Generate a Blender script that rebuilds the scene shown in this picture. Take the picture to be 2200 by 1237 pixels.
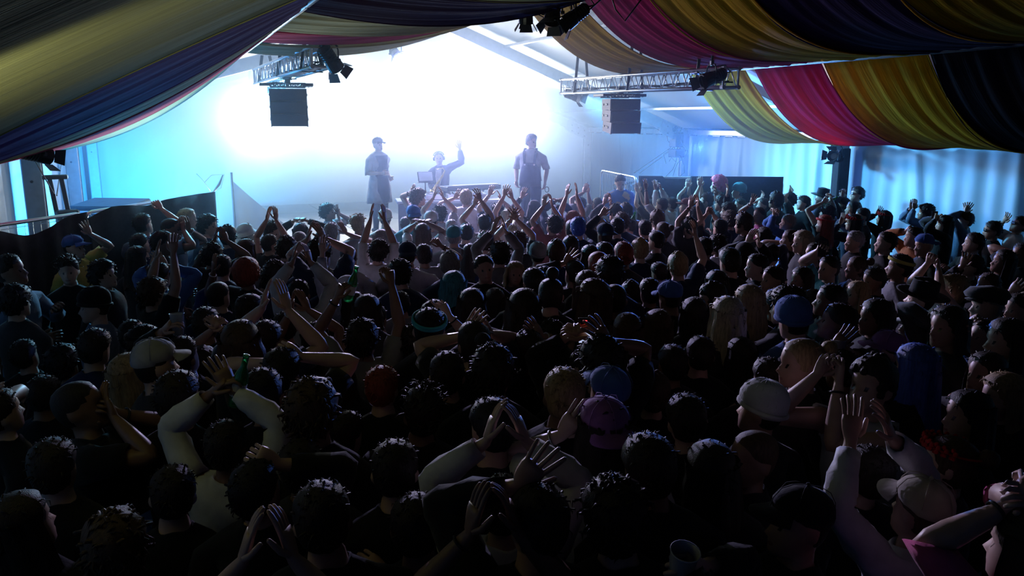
import bpy, bmesh, math, random, zlib
import numpy as np
from mathutils import Vector, Matrix
SC = bpy.context.scene
COL = SC.collection
for o in list(bpy.data.objects): bpy.data.objects.remove(o)
R = math.radians

# ------------------------------------------------------------------ camera, world, lights, exposure
F_PX, PITCH, YAW, CAM_H = 1734.0, R(11.82), R(23.24), 3.05
cam = bpy.data.cameras.new('camera'); cam.sensor_width = 36.0; cam.lens = 36.0*F_PX/2200.0
cam.clip_start = 0.05; cam.clip_end = 200
cam_o = bpy.data.objects.new('camera', cam); COL.objects.link(cam_o)
cam_o.location = (0, 0, CAM_H); cam_o.rotation_euler = (R(90)-PITCH, 0, -YAW)
SC.camera = cam_o
SC.view_settings.view_transform = 'Standard'; SC.view_settings.look = 'None'
SC.view_settings.gamma = 1.0; SC.view_settings.use_curve_mapping = False
SC.view_settings.exposure = 0.0
SC.cycles.use_denoising = True
SC.cycles.max_bounces = 8; SC.cycles.diffuse_bounces = 1; SC.cycles.glossy_bounces = 2
SC.cycles.transmission_bounces = 4; SC.cycles.volume_bounces = 1; SC.cycles.transparent_max_bounces = 8
SC.cycles.volume_step_rate = 2.0; SC.cycles.volume_max_steps = 96
SC.cycles.sample_clamp_indirect = 6.0
w = bpy.data.worlds.new('night'); SC.world = w; w.use_nodes = True
w.node_tree.nodes['Background'].inputs[0].default_value = (0.05, 0.08, 0.16, 1)
w.node_tree.nodes['Background'].inputs[1].default_value = 0.01

def look_rot(loc, to):
    return (Vector(to)-Vector(loc)).to_track_quat('-Z', 'Y').to_euler()
def spot(name, loc, to, power, col, angle, blend=0.5, radius=0.12):
    l = bpy.data.lights.new(name, 'SPOT'); l.energy = power; l.color = col
    l.spot_size = R(angle); l.spot_blend = blend; l.shadow_soft_size = radius
    o = bpy.data.objects.new(name, l); COL.objects.link(o); o.location = loc; o.rotation_euler = look_rot(loc, to)
    return o
def area(name, loc, to, power, col, sx, sy):
    l = bpy.data.lights.new(name, 'AREA'); l.energy = power; l.color = col
    l.shape = 'RECTANGLE'; l.size = sx; l.size_y = sy
    o = bpy.data.objects.new(name, l); COL.objects.link(o); o.location = loc; o.rotation_euler = look_rot(loc, to)
    return o
# the stage's own lamps: four flood fixtures on the rear lighting bar face the crowd, two blue washes flank the stage
FLOODS = [(1.9, 18.6, 3.05), (4.0, 19.0, 3.35), (6.1, 19.0, 3.35), (8.2, 19.0, 3.15)]
FLOOD_AIM = [(1.5, 8, 3.0), (3.0, 8, 3.2), (5.2, 8, 3.2), (7.5, 8, 3.0)]
for p, t in zip(FLOODS, FLOOD_AIM):
    spot('flood_light', p, t, 1300, (0.62, 0.78, 1.0), 150, 0.9, 0.25)
spot('blue_wash_light', (0.2, 15.5, 1.25), (-1.7, 12.6, 2.5), 2200, (0.02, 0.40, 1.0), 110, 0.9, 0.2)      # left wing
spot('blue_wash_light', (0.5, 16.4, 1.2), (-0.3, 21.4, 2.3), 3000, (0.02, 0.40, 1.0), 100, 0.9, 0.2)      # left wing, towards the rear wall
spot('cyan_wash_light', (9.5, 15.4, 1.55), (11.8, 8.2, 1.9), 1800, (0.12, 0.50, 1.0), 95, 0.9, 0.5)     # along the right wall
spot('blue_wash_light', (10.9, 15.0, 2.45), (7.8, 8.0, 1.2), 2000, (0.10, 0.24, 1.0), 85, 0.8, 0.12)      # lamp head on the far right column
spot('violet_wash_light', (4.4, 15.8, 4.2), (4.7, 9.5, 1.3), 7200, (0.52, 0.50, 1.0), 64, 1.0, 0.12)     # centre, above the stage
spot('teal_wash_light', (1.9, 14.6, 3.55), (1.6, 9.6, 1.3), 2200, (0.16, 0.60, 1.0), 66, 1.0, 0.12)      # left truss, far end
spot('lantern_light', (-1.15, 2.15, 2.35), (0.3, 4.7, 4.1), 240, (0.92, 1.0, 0.74), 60, 0.9, 0.08)      # unseen lantern added by the camera to light the left swags
spot('lantern_light', (10.75, 10.45, 2.70), (7.6, 9.2, 4.5), 400, (1.0, 0.84, 0.58), 80, 0.9, 0.08)      # lantern on the right wall column
spot('cyan_wash_light', (7.5, 14.0, 3.42), (11.7, 8.6, 1.2), 2400, (0.14, 0.56, 1.0), 76, 0.9, 0.25)     # right truss, far end
spot('added_swag_light', (0.55, 13.3, 1.35), (-0.3, 8.6, 3.5), 1100, (0.86, 1.0, 0.92), 62, 0.9, 0.08)      # added lamp in the left wing, brightens the swags from below
# ------------------------------------------------------------------ helpers
_fwd = np.array([math.sin(YAW), math.cos(YAW), 0.0]); _rt = np.array([math.cos(YAW), -math.sin(YAW), 0.0])
def ray(px, py):
    u = (px-1100)/F_PX; v = (py-618.5)/F_PX; c, s = math.cos(PITCH), math.sin(PITCH)
    return _rt*u + _fwd*(c-v*s) + np.array([0, 0, -s-v*c])
def at(px, py, X=None, Y=None, Z=None, D=None):
    d = ray(px, py); o = np.array([0, 0, CAM_H])
    if X is not None: t = X/d[0]
    elif Y is not None: t = Y/d[1]
    elif Z is not None: t = (Z-CAM_H)/d[2]
    else: t = D
    return o+t*d
def rgb(c): return (c[0], c[1], c[2], 1.0)
_mats = {}
def mat(name, col, rough=0.6, metal=0.0, var=0.15, scale=12.0, bump=0.0, bscale=60.0, trans=0.0, emit=None, estr=0.0, alpha=None, stretch=None, sheen=0.0, spec=0.5):
    """Principled material whose colour varies a little with object-space noise."""
    if name in _mats: return _mats[name]
    m = bpy.data.materials.new(name); m.use_nodes = True
    nt = m.node_tree; b = nt.nodes['Principled BSDF']
    b.inputs['Roughness'].default_value = rough; b.inputs['Metallic'].default_value = metal
    b.inputs['Specular IOR Level'].default_value = spec
    tc = nt.nodes.new('ShaderNodeTexCoord'); src = tc.outputs['Object']
    if stretch:
        mp = nt.nodes.new('ShaderNodeMapping'); mp.inputs['Scale'].default_value = stretch
        nt.links.new(src, mp.inputs['Vector']); src = mp.outputs['Vector']
    if var > 0:
        n = nt.nodes.new('ShaderNodeTexNoise'); n.inputs['Scale'].default_value = scale; n.inputs['Detail'].default_value = 3
        nt.links.new(src, n.inputs['Vector'])
        r = nt.nodes.new('ShaderNodeValToRGB')
        r.color_ramp.elements[0].position = 0.3; r.color_ramp.elements[1].position = 0.7
        r.color_ramp.elements[0].color = rgb([c*(1-var) for c in col]); r.color_ramp.elements[1].color = rgb([min(1, c*(1+var)) for c in col])
        nt.links.new(n.outputs['Fac'], r.inputs['Fac']); nt.links.new(r.outputs['Color'], b.inputs['Base Color'])
    else: b.inputs['Base Color'].default_value = rgb(col)
    if bump > 0:
        n2 = nt.nodes.new('ShaderNodeTexNoise'); n2.inputs['Scale'].default_value = bscale; n2.inputs['Detail'].default_value = 2
        nt.links.new(src, n2.inputs['Vector'])
        bp = nt.nodes.new('ShaderNodeBump'); bp.inputs['Strength'].default_value = bump; bp.inputs['Distance'].default_value = 0.01
        nt.links.new(n2.outputs['Fac'], bp.inputs['Height']); nt.links.new(bp.outputs['Normal'], b.inputs['Normal'])
    if emit: b.inputs['Emission Color'].default_value = rgb(emit); b.inputs['Emission Strength'].default_value = estr
    if sheen: b.inputs['Sheen Weight'].default_value = sheen
    if trans > 0:
        t = nt.nodes.new('ShaderNodeBsdfTranslucent'); mx = nt.nodes.new('ShaderNodeMixShader'); mx.inputs[0].default_value = trans
        if var > 0: nt.links.new(r.outputs['Color'], t.inputs['Color'])
        else: t.inputs['Color'].default_value = rgb(col)
        nt.links.new(b.outputs[0], mx.inputs[1]); nt.links.new(t.outputs[0], mx.inputs[2])
        nt.links.new(mx.outputs[0], nt.nodes['Material Output'].inputs['Surface'])
    if alpha is not None: b.inputs['Transmission Weight'].default_value = alpha
    _mats[name] = m
    return m

class MB:
    """collects shapes, builds ONE mesh object"""
    def __init__(s): s.v = []; s.f = []; s.mi = []; s.cur = 0
    def add(s, vs, fs):
        k = len(s.v); s.v += [tuple(map(float, p)) for p in vs]; s.f += [tuple(i+k for i in f) for f in fs]; s.mi += [s.cur]*len(fs)
    def box(s, c, size, rot=None, bev=0.0):
        hx, hy, hz = [q/2 for q in size]; bev = min(bev, hx*.9, hy*.9, hz*.9)
        M = rot if rot is not None else Matrix.Identity(3)
        if bev <= 0:
            vs = [(x, y, z) for x in (-hx, hx) for y in (-hy, hy) for z in (-hz, hz)]
            fs = [(0, 1, 3, 2), (4, 6, 7, 5), (0, 4, 5, 1), (2, 3, 7, 6), (0, 2, 6, 4), (1, 5, 7, 3)]
        else:
            bm = bmesh.new(); bmesh.ops.create_cube(bm, size=1.0)
            for q in bm.verts: q.co = Vector((q.co.x*2*hx, q.co.y*2*hy, q.co.z*2*hz))
            bmesh.ops.bevel(bm, geom=bm.edges[:], offset=bev, segments=1, affect='EDGES', profile=.5)
            bm.verts.index_update(); vs = [tuple(q.co) for q in bm.verts]; fs = [[q.index for q in f.verts] for f in bm.faces]; bm.free()
        s.add([tuple(Vector(c)+M@Vector(p)) for p in vs], fs)
    def tube(s, pts, r, n=8, cap=True):
        pts = [Vector(p) for p in pts]; m = len(pts)
        rs = r if isinstance(r, (list, tuple)) else [r]*m
        t0 = (pts[1]-pts[0]).normalized(); u = t0.orthogonal().normalized(); vs = []; pt = t0
        for i, p in enumerate(pts):
            t = (pts[min(i+1, m-1)]-pts[max(i-1, 0)]).normalized()
            u = pt.rotation_difference(t) @ u; pt = t; v = t.cross(u)
            for k in range(n):
                a = 2*math.pi*k/n; vs.append(tuple(p+(u*math.cos(a)+v*math.sin(a))*rs[i]))
        fs = [(i*n+k, i*n+(k+1) % n, (i+1)*n+(k+1) % n, (i+1)*n+k) for i in range(m-1) for k in range(n)]
        if cap: fs += [tuple(range(n))[::-1], tuple(range((m-1)*n, m*n))]
        s.add(vs, fs)
    def bar(s, a, b, w, h, up=(0, 0, 1), bev=0.0):
        a, b = Vector(a), Vector(b); d = b-a; L = d.length; d.normalize()
        x = d.cross(Vector(up))
        x = x.normalized() if x.length > 1e-4 else d.orthogonal().normalized()
        z = x.cross(d); M = Matrix((x, d, z)).transposed()
        s.box((a+b)/2, (w, L, h), M, bev)
    def lathe(s, prof, c=(0, 0, 0), n=16, M=None):
        M = M if M is not None else Matrix.Identity(3); vs = []
        for r, z in prof:
            for k in range(n):
                a = 2*math.pi*k/n; vs.append(tuple(Vector(c)+M@Vector((r*math.cos(a), r*math.sin(a), z))))
        m = len(prof)
        fs = [(i*n+k, i*n+(k+1) % n, (i+1)*n+(k+1) % n, (i+1)*n+k) for i in range(m-1) for k in range(n)]
        fs += [tuple(range(n))[::-1], tuple(range((m-1)*n, m*n))]
        s.add(vs, fs)
    def build(s, name, m, parent=None, smooth=False, loc=None):
        me = bpy.data.meshes.new(name); me.from_pydata(s.v, [], s.f)
        ms = m if isinstance(m, (list, tuple)) else [m]
        for q in ms: me.materials.append(q)
        if len(ms) > 1: me.polygons.foreach_set('material_index', s.mi)
        if smooth: me.polygons.foreach_set('use_smooth', [True]*len(me.polygons))
        me.update()
        return link(name, me, parent, loc)
def link(name, me, parent=None, loc=None):
    o = bpy.data.objects.new(name, me); COL.objects.link(o)
    if parent: o.parent = parent
    if loc is not None: o.location = loc
    return o
def tag(o, label=None, cat=None, group=None, kind=None):
    if label: o['label'] = label
    if cat: o['category'] = cat
    if group: o['group'] = group
    if kind: o['kind'] = kind
    return o
def thing(name, label, cat, loc=(0, 0, 0), rotz=0.0, group=None, kind=None):
    o = bpy.data.objects.new(name, None); COL.objects.link(o); o.location = loc; o.rotation_euler = (0, 0, rotz)
    o.empty_display_size = .1
    return tag(o, label, cat, group, kind)
def copy_tree(o, parent=None):
    c = o.copy(); COL.objects.link(c); c.parent = parent
    for ch in o.children: copy_tree(ch, c)
    return c
def rz(a): return Matrix.Rotation(a, 3, 'Z')
def rx(a): return Matrix.Rotation(a, 3, 'X')
def axis_M(d):
    """matrix whose Z axis points along d"""
    return Vector(d).to_track_quat('Z', 'Y').to_matrix()
# ------------------------------------------------------------------ materials of the place
rng = random.Random(7)
M_pvc = mat('white_pvc_fabric', (0.74, 0.77, 0.80), 0.55, var=0.05, scale=1.2, bump=0.15, bscale=4, trans=0.15)
M_wall = mat('blue_lit_pvc_wall', (0.42, 0.62, 0.80), 0.6, var=0.06, scale=1.0, bump=0.2, bscale=5, trans=0.1)  # white cloth with the blue stage light put into its colour
M_alu = mat('aluminium_profile', (0.50, 0.53, 0.57), 0.45, 0.5, var=0.08)
M_truss = mat('truss_aluminium', (0.66, 0.68, 0.70), 0.30, 0.9, var=0.05)
M_bolt = mat('bolt_steel', (0.12, 0.12, 0.13), 0.4, 0.8, var=0)
M_floor = mat('dark_floor', (0.035, 0.032, 0.03), 0.75, var=0.3, scale=3)
M_black = mat('black_metal', (0.012, 0.012, 0.014), 0.45, 0.2, var=0.2)
M_blackcloth = mat('black_scrim_cloth', (0.012, 0.013, 0.016), 0.95, var=0.3, scale=20)
M_stage = mat('stage_deck_black', (0.05, 0.05, 0.055), 0.5, var=0.2)
M_rubber = mat('black_rubber', (0.01, 0.01, 0.01), 0.7, var=0)

WL, WR, EAVE, EAVE_L, RX, RZ, Y0, Y1 = -1.6, 11.73, 2.77, 3.3, 5.27, 5.21, -3.5, 21.5
def eavez(x): return EAVE_L if x < RX else EAVE
def roofz(x): return eavez(x)+(RZ-eavez(x))*(1-abs(x-RX)/((RX-WL) if x < RX else (WR-RX)))
FRAMES = [1.5, 6.5, 11.5, 16.5, 21.4]

# floor
m = MB(); m.box(((WL+WR)/2, (Y0+Y1)/2, -0.05), (WR-WL+.6, Y1-Y0+.6, 0.1)); m.build('floor', M_floor)['kind'] = 'structure'

def fabric(name, O, U, V, nu, nv, amp, seed, parent=None, fold=3.0, mtl=None):
    """wall cloth from O along U, V with vertical creases that run down the cloth"""
    r = random.Random(seed); O, U, V = Vector(O), Vector(U), Vector(V); N = U.cross(V).normalized(); Lu = U.length
    fs_ = [(r.uniform(.6, fold)*2*math.pi/1.0, r.uniform(0, 6.3), r.uniform(.3, 1), r.uniform(-.5, .5)) for _ in range(7)]
    cr = [(r.uniform(0, Lu), r.uniform(.025, .09), r.uniform(-1.1, 1.5), r.uniform(-.45, .45)) for _ in range(int(Lu*2.2))]
    vs = []
    for j in range(nv+1):
        b = j/nv
        for i in range(nu+1):
            a = i/nu; x = a*Lu
            h = sum(w*math.sin(k*(x+s*b*.6)+p) for k, p, w, s in fs_)*.11
            for c, wd, s, sl in cr: h += s*math.exp(-((x-c-sl*(b-.5))/wd)**2)
            edge = min(1, a*8, (1-a)*8)*min(1, .35+b*1.4 if b < .5 else .35+(1-b)*1.4+.3)
            vs.append(O+U*a+V*b+N*(h*amp*edge))
    fs = [(j*(nu+1)+i, j*(nu+1)+i+1, (j+1)*(nu+1)+i+1, (j+1)*(nu+1)+i) for j in range(nv) for i in range(nu)]
    m = MB(); m.add(vs, fs)
    return m.build(name, mtl or M_pvc, parent, smooth=True)

bays = [Y0, 1.5, 6.5, 11.5, 16.5, 21.5]
wr = thing('wall_right', None, None, kind='structure'); wl = thing('wall_left', None, None, kind='structure')
for i in range(5):
    a, b = bays[i], bays[i+1]
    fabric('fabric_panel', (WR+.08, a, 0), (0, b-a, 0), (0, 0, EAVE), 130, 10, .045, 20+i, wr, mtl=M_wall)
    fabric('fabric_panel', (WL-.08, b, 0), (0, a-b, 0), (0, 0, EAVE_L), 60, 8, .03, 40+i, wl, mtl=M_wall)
wb = thing('wall_back', None, None, kind='structure')
for i in range(4):
    xa = WL+(WR-WL)*i/4; xb = WL+(WR-WL)*(i+1)/4
    za, zb = roofz(xa), roofz(xb)
    pf = fabric('fabric_panel', (xa, Y1+.05, 0), (xb-xa, 0, 0), (0, 0, 1), 30, 10, .03, 60+i, wb)
    for v in pf.data.vertices:
        f = (v.co.x-xa)/(xb-xa); v.co.z *= (za+(zb-za)*f)
wf = fabric('wall_front', (WR, Y0, 0), (WL-WR, 0, 0), (0, 0, EAVE+1.6), 30, 8, .02, 71, mtl=M_blackcloth); wf['kind'] = 'structure'
# roof cloth: one panel per bay and side
ce = thing('ceiling', None, None, kind='structure')
for i in range(5):
    a, b = bays[i], bays[i+1]
    for xe, sgn in ((WL-.1, 1), (WR+.1, -1)):
        m = MB(); nu, nv = 10, 8; vs = []
        for j in range(nv+1):
            for k in range(nu+1):
                t = j/nv; s = k/nu
                vs.append((xe+(RX-xe)*t, a+(b-a)*s, eavez(xe)+.06+(RZ+.06-eavez(xe))*t-.06*math.sin(math.pi*s)*math.sin(math.pi*t)))
        fs = [(j*(nu+1)+k, j*(nu+1)+k+1, (j+1)*(nu+1)+k+1, (j+1)*(nu+1)+k) for j in range(nv) for k in range(nu)]
        m.add(vs, fs); m.build('roof_panel', M_pvc, ce, smooth=True)
# purlins along the tent
for x in (-.4, 2.0, 3.7, 6.9, 8.6, 10.3):
    for i in range(1, 5):
        m = MB(); m.bar((x, bays[i], roofz(x)-.04), (x, bays[i+1], roofz(x)-.04), .06, .06, bev=.008); m.build('purlin', M_alu, ce)
for i in range(1, 5):
    m = MB(); m.bar((RX, bays[i], RZ-.05), (RX, bays[i+1], RZ-.05), .1, .1, bev=.01); m.build('ridge_purlin', M_alu, ce)
    for x, sg, par in ((WR-.03, 1, wr), (WL+.03, -1, wl)):
        m = MB(); m.bar((x, bays[i], eavez(x)-.03), (x, bays[i+1], eavez(x)-.03), .10, .12, bev=.01); m.build('eave_beam', M_alu, par)
        m = MB()
        for k in range(11):
            y = bays[i]+.3+k*.44; m.box((x-.055*sg, y, eavez(x)-.10), (.02, .26, .022))
        m.build('curtain_hooks', M_bolt, par)
# portal frames
for n, y in enumerate(FRAMES):
    fr = thing('trim_%d' % (n+1), None, None, kind='structure')
    for x, s in ((WL+.02, 1), (WR-.02, -1)):
        E = eavez(x)
        m = MB(); m.bar((x+s*.11, y, 0), (x+s*.11, y, E-.04), .22, .13, up=(0, 1, 0), bev=.012)
        c = m.build('column', M_alu, fr)
        m = MB(); m.box((x+s*.225, y, E/2), (.012, .045, E-.3)); m.build('column_groove', M_bolt, c)
        m = MB(); hh, dz_ = (.24, 0) if y > 12 else (.15, .09); m.bar((x+s*.10, y, E-.10+dz_), (RX, y, RZ-.13+dz_), .13, hh, bev=.012); rf = m.build('rafter', M_alu, fr)
        m = MB(); d = Vector((RX-x, 0, RZ-E)).normalized()
        m.bar((x+s*.13, y-.075, E-.18), (x+s*.13+d.x*.75, y-.075, E-.14+d.z*.75), .014, .30, bev=.004)
        g = m.build('gusset_plate', M_alu, fr)
        for q in (.12, .34, .56):
            for e in (-.08, .08):
                m = MB(); p = Vector((x+s*.13, y-.084, E-.17))+d*q+Vector((0, 0, e)); m.lathe([(.02, -.008), (.02, .008)], p, 6, rx(R(90))); m.build('bolt', M_bolt, g)
        # wall bracing bolts on the column
        for zz in (1.2, 2.3):
            m = MB(); m.lathe([(.018, -.01), (.018, .012)], (x+s*.10, y-.07, zz), 6, rx(R(90))); m.build('bolt', M_bolt, fr)
    m = MB(); m.box((RX, y, RZ-.2), (.5, .15, .2), bev=.02); m.build('ridge_bracket', M_alu, fr)
m = MB(); m.bar((WR-.14, 11.5, .02), (WR-.14, 11.5, EAVE-.25), .27, .19, up=(0, 1, 0), bev=.02); m.build('column_shade_wrap', M_blackcloth, bpy.data.objects['trim_3'])  # dark sleeve added to put the column's shade into its colour
# ------------------------------------------------------------------ cloth swags under the roof, sagging from bar to bar across the tent
def drape_mat(name, col):
    m = bpy.data.materials.new(name); m.use_nodes = True; nt = m.node_tree; b = nt.nodes['Principled BSDF']
    b.inputs['Roughness'].default_value = .9; b.inputs['Specular IOR Level'].default_value = .04
    tc = nt.nodes.new('ShaderNodeTexCoord'); mp = nt.nodes.new('ShaderNodeMapping'); mp.inputs['Scale'].default_value = (1.2, 22, 1.2)
    n = nt.nodes.new('ShaderNodeTexNoise'); n.inputs['Scale'].default_value = 2.0; n.inputs['Detail'].default_value = 4
    r = nt.nodes.new('ShaderNodeValToRGB'); r.color_ramp.elements[0].position = .3; r.color_ramp.elements[1].position = .72
    r.color_ramp.elements[0].color = rgb([c*.78 for c in col]); r.color_ramp.elements[1].color = rgb([min(1, c*1.15) for c in col])
    nt.links.new(tc.outputs['Object'], mp.inputs[0]); nt.links.new(mp.outputs[0], n.inputs['Vector']); nt.links.new(n.outputs['Fac'], r.inputs['Fac'])
    nt.links.new(r.outputs['Color'], b.inputs['Base Color'])
    bp = nt.nodes.new('ShaderNodeBump'); bp.inputs['Strength'].default_value = .35; bp.inputs['Distance'].default_value = .02
    nt.links.new(n.outputs['Fac'], bp.inputs['Height']); nt.links.new(bp.outputs['Normal'], b.inputs['Normal'])
    t = nt.nodes.new('ShaderNodeBsdfTranslucent'); nt.links.new(r.outputs['Color'], t.inputs['Color'])
    mx = nt.nodes.new('ShaderNodeMixShader'); mx.inputs[0].default_value = .5
    nt.links.new(b.outputs[0], mx.inputs[1]); nt.links.new(t.outputs[0], mx.inputs[2]); nt.links.new(mx.outputs[0], nt.nodes['Material Output'].inputs['Surface'])
    return m
D_mus = drape_mat('mustard_drape', (0.56, 0.32, 0.015)); D_mag = drape_mat('magenta_drape', (0.50, 0.0, 0.105)); D_oli_lit = drape_mat('olive_lit_drape', (0.40, 0.37, 0.15)); D_vio_lit = drape_mat('violet_lit_drape', (0.28, 0.17, 0.42)); D_crm_lit = drape_mat('cream_lit_drape', (0.62, 0.56, 0.36)); D_pnk_lit = drape_mat('pink_lit_drape', (0.68, 0.13, 0.25)); D_mnt_lit = drape_mat('mint_lit_drape', (0.45, 0.62, 0.46)); D_pur_shade = drape_mat('shaded_purple_drape', (0.045, 0.022, 0.08)); D_shade = drape_mat('shaded_drape', (0.014, 0.012, 0.02)); D_pur = drape_mat('purple_drape', (0.085, 0.045, 0.17))
STRIPS = [('mustard', D_mus, 3.75, 5.58), ('purple', D_pur, 5.52, 7.26), ('mustard', D_mus, 7.20, 8.98), ('magenta', D_mag, 8.90, 10.40), ('mustard', D_mus, 10.52, 12.05)]
BARS = [(-1.5, 2.63), (1.17, 3.95), (5.27, 4.96), (8.5, 3.83), (11.45, 2.63)]
SAG = [[.03, .42, .5, .5], [.14, .42, .5, .5], [.20, .36, .5, .5], [.25, .31, .5, .5], [.30, .34, .5, .5]]
SKEW = [0, -.15, .45, .45]
def swag(k, tier, cname, mtl, ya, yb, label):
    (xa, za), (xb, zb) = BARS[tier], BARS[tier+1]; r = random.Random(100+k*7+tier)
    ns, nt_ = 26, (90 if k == 0 else 44); vs = []
    ph = [(r.uniform(2, 4), r.uniform(0, 6.3), .35), (r.uniform(5, 9), r.uniform(0, 6.3), .4), (r.uniform(12, 18), r.uniform(0, 6.3), .3), (r.uniform(20, 28), r.uniform(0, 6.3), .14)]
    sg0 = sg1 = SAG[k][tier]
    if tier == 0: sg0, sg1 = [(-.05, -.03), (-.04, .13), (.11, .19), (.18, .25), (.23, .30)][k]
    if k == 0 and tier < 2: ya = 1.2
    for i in range(ns+1):
        s = i/ns; e = math.sin(math.pi*s)
        for j in range(nt_+1):
            t = j/nt_
            y = ya+(yb-ya)*t
            y += (t-.5)*.12*(1-e)*-1 + .05*math.sin(3*s+k)*e                        # gathered at the bars
            fold = sum(a*math.sin(w_*2*math.pi*t*.5+p+1.2*s*math.sin(p)) for w_, p, a in ph)
            sg = sg0+(sg1-sg0)*t
            z = za+(zb-za)*s-4*sg*s*(1-s)*(1+SKEW[tier]*(1-2*s))*(1+.05*math.sin(2.3*t+k)) + fold*.020*(1.25-.55*e)
            z -= (0 if tier == 0 else .05)*((2*t-1)**4)*e                                                # the selvedges hang a touch lower
            vs.append((xa+(xb-xa)*s+.012*fold, y, z))
    fs = [(i*(nt_+1)+j, i*(nt_+1)+j+1, (i+1)*(nt_+1)+j+1, (i+1)*(nt_+1)+j) for i in range(ns) for j in range(nt_)]
    root = thing('drape_swag', label, 'drape', (0, 0, 0), 0, 'cloth swags hung under the tent roof')
    m = MB(); m.add(vs, fs); o = m.build('cloth', mtl, root, smooth=True)
    md = o.modifiers.new('thick', 'SOLIDIFY'); md.thickness = .006; md.offset = 0
    # hem cord along both selvedges and stitched sleeves around the bars
    for t, nm in ((0, 'selvedge'), (nt_, 'selvedge')):
        m = MB(); m.tube([vs[i*(nt_+1)+t] for i in range(ns+1)], .009, 5); m.build(nm, mtl, root, smooth=True)
    return root
PICK = {(0, 0): D_oli_lit, (0, 1): D_oli_lit, (0, 3): D_shade, (1, 3): D_shade, (1, 2): D_pur_shade, (1, 1): D_pur_shade, (1, 0): D_vio_lit, (2, 0): D_crm_lit, (2, 1): D_crm_lit, (3, 0): D_pnk_lit, (3, 1): D_pnk_lit, (4, 0): D_mnt_lit, (4, 1): D_crm_lit}  # lit copies for the left rows, shaded copies where little light falls
ordn = ['nearest', 'second', 'third', 'fourth', 'farthest']
pl = ['between left wall and first bar', 'between first bar and ridge', 'between ridge and right bar', 'between right bar and right wall']
cnm = [['wide olive', 'mustard', 'dark mustard', 'dark'], ['purple', 'dark navy', 'dark purple', 'black purple'], ['cream', 'teal and cream', 'mustard', 'olive mustard'], ['pink', 'pink', 'magenta', 'deep magenta'], ['mint green', 'cream', 'sandy mustard', 'sandy']]
for k, (cn, mt, ya, yb) in enumerate(STRIPS):
    for tier in range(4):
        swag(k, tier, cn, PICK.get((k, tier), mt), ya, yb, '%s-looking cloth swag, %s in its row, %s' % (cnm[k][tier], ordn[k], pl[tier]))
# the steel bars the cloth hangs from
M_bar = mat('dull_steel_bar', (.14, .15, .17), .5, .4, var=.1)
for i, (x, z) in enumerate(BARS[1:4]):
    b = thing('drape_bar', ['round steel bar carrying the left-hand swags', 'round steel bar carrying the swags under the ridge', 'round steel bar between the two right-hand rows of swags'][i], 'bar', (x, 7.9, z))
    m = MB(); m.tube([(0, -5.4, .0), (0, 4.4, 0)], 0.03, 10); m.build('pipe', M_bar, b, smooth=True)
    for y in (6.5, 11.5):
        m = MB(); m.tube([(0, y-7.9, .02), (0, y-7.9, roofz(x)-z-.1)], .012, 6); m.build('hanger', M_black, b)
ST0 = 1.0
# ------------------------------------------------------------------ box trusses, loudspeaker clusters, par cans
def truss(a, b, size, label, up=(0, 0, 1)):
    a, b = Vector(a), Vector(b); d = b-a; L = d.length; d.normalize()
    x = d.cross(Vector(up)).normalized(); z = x.cross(d); h = size/2
    root = thing('lighting_truss', label, 'truss', a)
    cs = [(-h, -h), (h, -h), (h, h), (-h, h)]
    def P(i, t): return d*t + x*cs[i][0] + z*cs[i][1]
    for i in range(4):
        m = MB(); m.tube([P(i, 0), P(i, L)], .025, 8); m.build('chord', M_truss, root, smooth=True)
    n = max(4, round(L/.33))
    for i in range(4):
        j = (i+1) % 4
        for k in range(n):
            t0, t1 = L*k/n+.03, L*(k+1)/n-.03
            m = MB(); m.tube([P(i, t0), P(j, (t0+t1)/2+.01)], .009, 6); m.tube([P(j, (t0+t1)/2+.01), P(i, t1)], .009, 6)
            m.build('lacing_bar', M_truss, root, smooth=True)
    for t in (0, L):
        m = MB()
        for i in range(4): m.tube([P(i, t), P((i+1) % 4, t)], .018, 6)
        for i in range(4): m.lathe([(.03, -.03), (.03, .03)], P(i, t), 8, axis_M(d))
        m.build('end_frame', M_alu, root)
    # black slings that hold the truss and the cable bundle lying on it
    for f in (.12, .5, .88):
        p = d*(L*f); top = roofz((a+p).x)-(a+p).z-.12
        m = MB(); m.bar(p+x*h*1.15-z*h, p+x*h*.5+Vector((0, 0, top)), .05, .012, up=tuple(d)); m.bar(p-x*h*1.15-z*h, p-x*h*.5+Vector((0, 0, top)), .05, .012, up=tuple(d))
        m.bar(p-x*h*1.15-z*(h+.03), p+x*h*1.15-z*(h+.03), .05, .012, up=tuple(z)); m.build('sling', M_black, root)
    r = random.Random(int(L*100)); m = MB()
    for c in range(3):
        m.tube([d*(L*q/14)+x*r.uniform(-.05, .05)+z*(-h+.04+r.uniform(0, .05)) for q in range(15)], .010, 5)
    m.build('cable', M_rubber, root, smooth=True)
    return root
TRR = (at(1570, 167, X=7.2), at(1218, 186, X=7.2)); TRL = (at(690, 122, X=2.0), at(562, 165, X=1.78))
truss(TRR[0], TRR[1], .25, 'silver box truss under the right-hand swags carrying the purple-lit speaker cluster')
truss(TRL[0], TRL[1], .25, 'silver box truss under the left-hand swags above the blue-lit speaker cluster')
print('TRUSS', TRR, TRL)

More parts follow.
